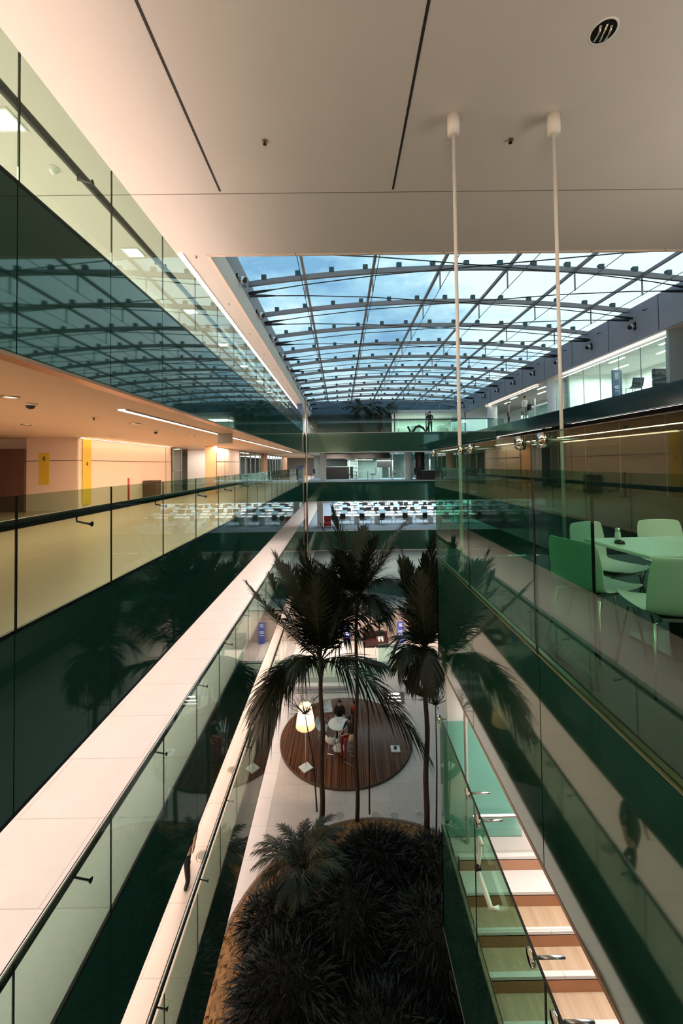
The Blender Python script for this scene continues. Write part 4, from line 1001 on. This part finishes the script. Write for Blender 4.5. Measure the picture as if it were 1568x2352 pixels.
dup(oc, (at(856, 1090, 35.0).x, 35.0, F4), R(-90), 'black office chair right of the meeting table beyond the far bridge')
dup(oc, (at(904, 1090, 35.0).x, 35.0, F4), R(90), 'black office chair in front of the pale screen on storey four', 'single chairs beyond the far bridge')
dup(oc, (at(948, 1090, 35.0).x, 33.6, F4), R(180), 'black office chair beside the pale round column', 'single chairs beyond the far bridge')
dup(oc, (at(715, 1090, 35.0).x, 34.6, F4), R(-60), 'black office chair by the far left corner on storey four', 'single chairs beyond the far bridge')
t = thing('meeting_table', 'small white meeting table between two black chairs beyond the far bridge', 'table', (at(831, 1090, 35.0).x, 35.0, F4)); MB().rbox(-.6, .6, -.4, .4, .72, .75, .05).build('tabletop', 'table_white', t)
for a in (-.5, .5):
    for b in (-.32, .32): MB().tube([(a, b, 0), (a, b, .72)], .025, 6).build('leg', 'white_plastic', t)
t = thing('plain_table', 'dark little table right of the meeting room beyond the far bridge', 'table', (at(914, 1090, 35.0).x-.25, 33.6, F4)); MB().rbox(-.5, .5, -.4, .4, .70, .73, .05).build('tabletop', 'dark_counter', t)
for a in (-.42, .42): MB().tube([(a, 0, 0), (a, 0, .7)], .025, 6).build('leg', 'white_plastic', t)
G = 'ceiling lights of the far storey four office'
for i, x in enumerate((.6, 2.2, 5.2, 6.9, 8.4)): round_light('small round ceiling light beyond the far bridge, %s from the left' % ORD[i], x, 36.5, 13.24 if x < 4.2 else 13.71, .14, G, 'cool_tube')

# ------------------------------------------------------------------ open office, storey three
def desk_proto():
    t = thing('office_desk', 'white desk', 'desk', (0, 0, -50), 0, 'desks of the open office')
    MB().rbox(-.8, .8, -.4, .4, .71, .74, .03).build('desktop', 'table_white', t)
    for s in (-1, 1):
        MB().box(s*.74-.02, s*.74+.02, -.35, .35, 0, .03).add([], []).box(s*.74-.025, s*.74+.025, -.03, .03, .03, .71).build('leg', 'white_plastic', t)
    MB().box(-.7, .7, .36, .38, .36, .70).build('modesty_panel', 'office_white', t); return t
def monitor_proto():
    t = thing('monitor', 'monitor', 'monitor', (0, 0, -50), 0, 'monitors on the office desks')
    MB().box(-.27, .27, -.015, .015, .14, .46).build('housing', 'black_plastic', t); MB().box(-.25, .25, -.018, -.015, .16, .44).build('screen', 'screen', t)
    MB().box(-.1, .1, -.08, .08, 0, .012).box(-.02, .02, .0, .03, .012, .2).build('stand', 'black_plastic', t); return t
def ped_proto():
    t = thing('drawer_pedestal', 'pedestal', 'drawer unit', (0, 0, -50), 0, 'white drawer units under the desks')
    MB().box(-.2, .2, -.25, .25, .03, .58).build('body', 'white_plastic', t)
    for k in range(3): MB().box(-.19, .19, -.262, -.25, .05+.175*k, .215+.175*k).build('drawer', 'office_white', t)
    return t
dk, mo, pe = desk_proto(), monitor_proto(), ped_proto(); first = [True]; ochr = None
rr = random.Random(21); RN = ['front row', 'second row', 'third row', 'fourth row', 'fifth row', 'sixth row', 'seventh row', 'eighth row', 'ninth row']
used = False
for r_ in range(9):
    y = 34.6+2.35*r_
    for c_i in range(7):
        x = .1+1.78*c_i+(.5 if r_ % 2 else 0)
        if r_ > 6 and c_i > 5: continue
        w_ = '%s of the open office, %s from the left' % (RN[r_], ORD[c_i]); rz = R(180)+rr.uniform(-.12, .12) if r_ % 2 else rr.uniform(-.12, .12)
        z = F3
        if not used:
            dk.location = (x, y, z); dk['label'] = 'white office desk, '+w_; D_ = dk; mo.location = (x+.2, y+.1, z+.74); mo['label'] = 'black monitor on a desk, '+w_; pe.location = (x-.5, y, z); pe['label'] = 'white drawer unit, '+w_; used = True
        else:
            dup(dk, (x, y, z), rz, 'white office desk, '+w_); q = Vector((rr.uniform(-.3, .3), .12, 0)); q.rotate(Quaternion((0, 0, 1), rz)); dup(mo, (x+q.x, y+q.y, z+.74), rz+rr.uniform(-.3, .3), 'black monitor on a desk, '+w_)
            q = Vector((rr.choice((-.5, .5)), -.02, 0)); q.rotate(Quaternion((0, 0, 1), rz)); dup(pe, (x+q.x, y+q.y, z), rz, 'white drawer unit, '+w_)
        q = Vector((rr.uniform(-.2, .2), -.72, 0)); q.rotate(Quaternion((0, 0, 1), rz))
        dup(oc, (x+q.x, y+q.y, z), rz+R(180)+rr.uniform(-.7, .7), 'black office chair, '+w_, 'chairs of the open office')
t = thing('red_armchair', 'dark red armchair at the left end of the open office', 'chair', (at(752, 1205, 32.9).x, 33.0, F3)); bevel(MB().box(-.3, .3, -.3, .3, .1, .45).build('seat', 'red_plastic', t), .05); bevel(MB().box(-.3, .3, .2, .34, .45, .9).build('backrest', 'red_plastic', t), .05)
for a in (-.24, .24):
    for b in (-.24, .24): MB().box(a-.02, a+.02, b-.02, b+.02, 0, .1).build('leg', 'black_metal', t)
oc2 = dup(oc, (at(770, 1205, 32.6).x, 33.2, F3), R(150), 'grey backed chair beside the dark red armchair', 'chairs at the left end of the open office')

# ------------------------------------------------------------------ people
def skin_body(verts, edges, root, name, parent):
    me = bpy.data.meshes.new(name); me.from_pydata([Vector(v[0]) for v in verts], [], []); me.edges.add(len(edges))
    for i, e_ in enumerate(edges): me.edges[i].vertices = e_
    o = bpy.data.objects.new(name, me); COL.objects.link(o); sk = o.modifiers.new('skin', 'SKIN'); sk.use_smooth_shade = True
    for i, v in enumerate(verts):
        s = me.skin_vertices[0].data[i]; s.radius = (v[1], v[2] if len(v) > 2 else v[1]); s.use_root = (i == root)
    sb = o.modifiers.new('sub', 'SUBSURF'); sb.levels = sb.render_levels = 2
    dg = bpy.context.evaluated_depsgraph_get(); m2 = bpy.data.meshes.new_from_object(o.evaluated_get(dg)); bpy.data.objects.remove(o)
    r = bpy.data.objects.new(name, m2); COL.objects.link(r); r.parent = parent; return r
def person(label, loc, rz, pose='stand', top='black_cloth', legs='black_cloth', s=1.0, seat=.45, long_hair=False, arms='down', outer=None, group=None):
    t = thing('person', label, 'person', loc, rz, group)
    sit = pose == 'sit'; ph = seat+.09 if sit else .93; dz = ph-.93
    V = [((0, 0, .93+dz), .135, .10), ((0, -.0, 1.10+dz), .12, .09), ((0, -.02 if not sit else -.04, 1.28+dz), .16, .105), ((0, -.02 if not sit else -.06, 1.42+dz), .10, .075), ((0, -.03 if not sit else -.08, 1.50+dz), .05),
         ((0, -.04 if not sit else -.10, 1.575+dz), .078, .088), ((0, -.035 if not sit else -.095, 1.665+dz), .082, .092), ((0, -.13 if not sit else -.19, 1.60+dz), .014)]
    E = [(0, 1), (1, 2), (2, 3), (3, 4), (4, 5), (5, 6), (5, 7)]
    mat_of = ['legs', 'top', 'top', 'top', 'skin', 'skin', 'skin', 'skin']
    for sd in (-1, 1):
        k = len(V)
        if arms == 'down': A = [(.19*sd, -.01, 1.40+dz), (.23*sd, .02, 1.13+dz), (.24*sd, -.05, .90+dz), (.24*sd, -.07, .83+dz)]
        elif arms == 'folded': A = [(.19*sd, -.01, 1.40+dz), (.26*sd, -.06, 1.14+dz), (.06*sd, -.24, 1.14+dz), (0*sd, -.26, 1.16+dz)]
        elif arms == 'table': A = [(.19*sd, -.05, 1.40+dz), (.24*sd, -.16, 1.16+dz), (.12*sd, -.40, 1.13+dz), (.09*sd, -.47, 1.13+dz)]
        V += [(A[0], .062), (A[1], .048), (A[2], .032), (A[3], .034, .018)]; mat_of += ['top', 'top', 'skin', 'skin']; E += [(3, k), (k, k+1), (k+1, k+2), (k+2, k+3)]
        hd = (Vector(A[3])-Vector(A[2])).normalized(); sdv = Vector((0, 1, 0)) if abs(hd.z) > .6 else Vector((1, 0, 0)); h0 = Vector(A[3])
        for fi in range(4):
            f0 = h0+sdv*(.024*(fi-1.5)/1.5)+hd*.03; f1 = f0+hd*(.045+.008*(fi in (1, 2)))+Vector((0, -.006, -.004)); f2 = f1+hd*.025+Vector((0, -.014, -.010))
            q = len(V); V += [(f0, .010), (f1, .009), (f2, .007)]; mat_of += ['skin']*3; E += [(k+3, q), (q, q+1), (q+1, q+2)]
        q = len(V); V += [(h0+Vector((-sd*.028, -.012, 0)), .010), (h0+Vector((-sd*.040, -.022, 0))+hd*.035, .008)]; mat_of += ['skin']*2; E += [(k+3, q), (q, q+1)]
        k = len(V)
        if sit: Lg = [(.10*sd, -.02, .90+dz), (.12*sd, -.42, .88+dz), (.12*sd, -.40, .10), (.12*sd, -.52, .035)]
        elif pose == 'walk': Lg = [(.095*sd, 0, .86), (.10*sd, (-.10 if sd > 0 else .06), .49), (.10*sd, (-.06 if sd > 0 else .28), .09), (.10*sd, (-.18 if sd > 0 else .17), .035)]
        else: Lg = [(.095*sd, 0, .86), (.10*sd, -.01, .49), (.10*sd, .03, .09), (.11*sd, -.12, .03)]
        V += [(Lg[0], .095), (Lg[1], .062), (Lg[2], .046), (Lg[3], .042, .030)]; mat_of += ['legs', 'legs', 'legs', 'shoe']; E += [(0, k), (k, k+1), (k+1, k+2), (k+2, k+3)]
    b = skin_body(V, E, 0, 'body', t); me = b.data; me.materials.clear()
    mm = {'legs': legs, 'top': top, 'skin': 'skin', 'shoe': 'black_plastic'}; order = ['legs', 'top', 'skin', 'shoe']
    for q in order: me.materials.append(M[mm[q]])
    P_ = [Vector(v[0]) for v in V]
    for pl in me.polygons:
        c = pl.center; j = min(range(len(P_)), key=lambda i: (P_[i]-c).length-(V[i][1]*.6)); pl.material_index = order.index(mat_of[j])
    hc = V[6][0]; rows = []
    h = MB()
    for i in range(8):
        ph_ = math.pi*.62*i/7; rows.append([(hc[0]+.096*math.sin(ph_)*math.cos(a_), hc[1]+.012+.106*math.sin(ph_)*math.sin(a_)*(1 if math.sin(a_) > 0 else .75), hc[2]-.005+.105*math.cos(ph_)) for a_ in [2*math.pi*j/16 for j in range(17)]])
    h.grid(rows)
    if long_hair: h.tube([(hc[0], hc[1]+.07, hc[2]), (hc[0], hc[1]+.10, hc[2]-.16), (hc[0], hc[1]+.09, hc[2]-.32)], [.08, .085, .05], 10)
    h.build('hair', 'hair', t, True)
    if outer:
        bz = dz; g = MB().lathe([(.17, .98), (.185, 1.1), (.20, 1.28), (.17, 1.40), (.07, 1.46)], (0, -.0 if not sit else -.03, bz), 20, a0=-70, a1=250); o = g.build('jacket', outer, t, True); o.scale = (1.08, .78, 1)
    t.scale = (s, s, s); return t
person('person in black seated behind the round pedestal table on the stage', (-.18, 18.98, DZ), R(0), 'sit', 'black_cloth', 'black_cloth', 1.0, .76, True, 'table', 'black_cloth')
person('person in a black top over red seated at the right of the pedestal table', (.30, 17.75, DZ), R(-140+90), 'sit', 'black_cloth', 'red_cloth', 1.0, .76, False, 'table')
person('person in a red top standing behind the seated people on the stage', (.52, 18.75, DZ), R(-60), 'stand', 'red_cloth', 'black_cloth', .98, .45, True, 'down', 'black_cloth')
person('person in white trousers sitting on the dark red sofa', (at(874, 1470, 28.2).x, 28.42, 0), R(0), 'sit', 'black_cloth', 'white_cloth', 1.0, .42, True, 'down')
person('person in dark clothes standing with folded arms at the far top railing', (at(988, 990, 31.9).x, 31.95, F5), R(180), 'stand', 'black_cloth', 'black_cloth', 1.0, arms='folded')
person('person in dark trousers walking on the second storey walkway at lower left', (-3.45, 8.80, F2), R(-12), 'walk', 'black_cloth', 'black_cloth', 1.12, arms='down')
person('person in a grey top standing in the upper right gallery, left one of two', (XW+.75, 30.4, 15.6), R(60), 'stand', 'grey_cloth', 'black_cloth', 1.0, arms='down')
person('person with a dark bag in the upper right gallery, right one of two', (XW+.7, 27.6, 15.6), R(20), 'stand', 'white_cloth', 'grey_cloth', 1.0, arms='down')
t = thing('shoulder_bag', 'dark shoulder bag carried by the person in the upper right gallery', 'bag', (XW+.98, 27.55, 16.35)); bevel(MB().box(-.08, .08, -.2, .2, 0, .42).build('body', 'black_cloth', t), .04); MB().tube([(0, -.12, .4), (0, 0, .62), (0, .12, .4)], .012, 6).build('strap', 'black_cloth', t)
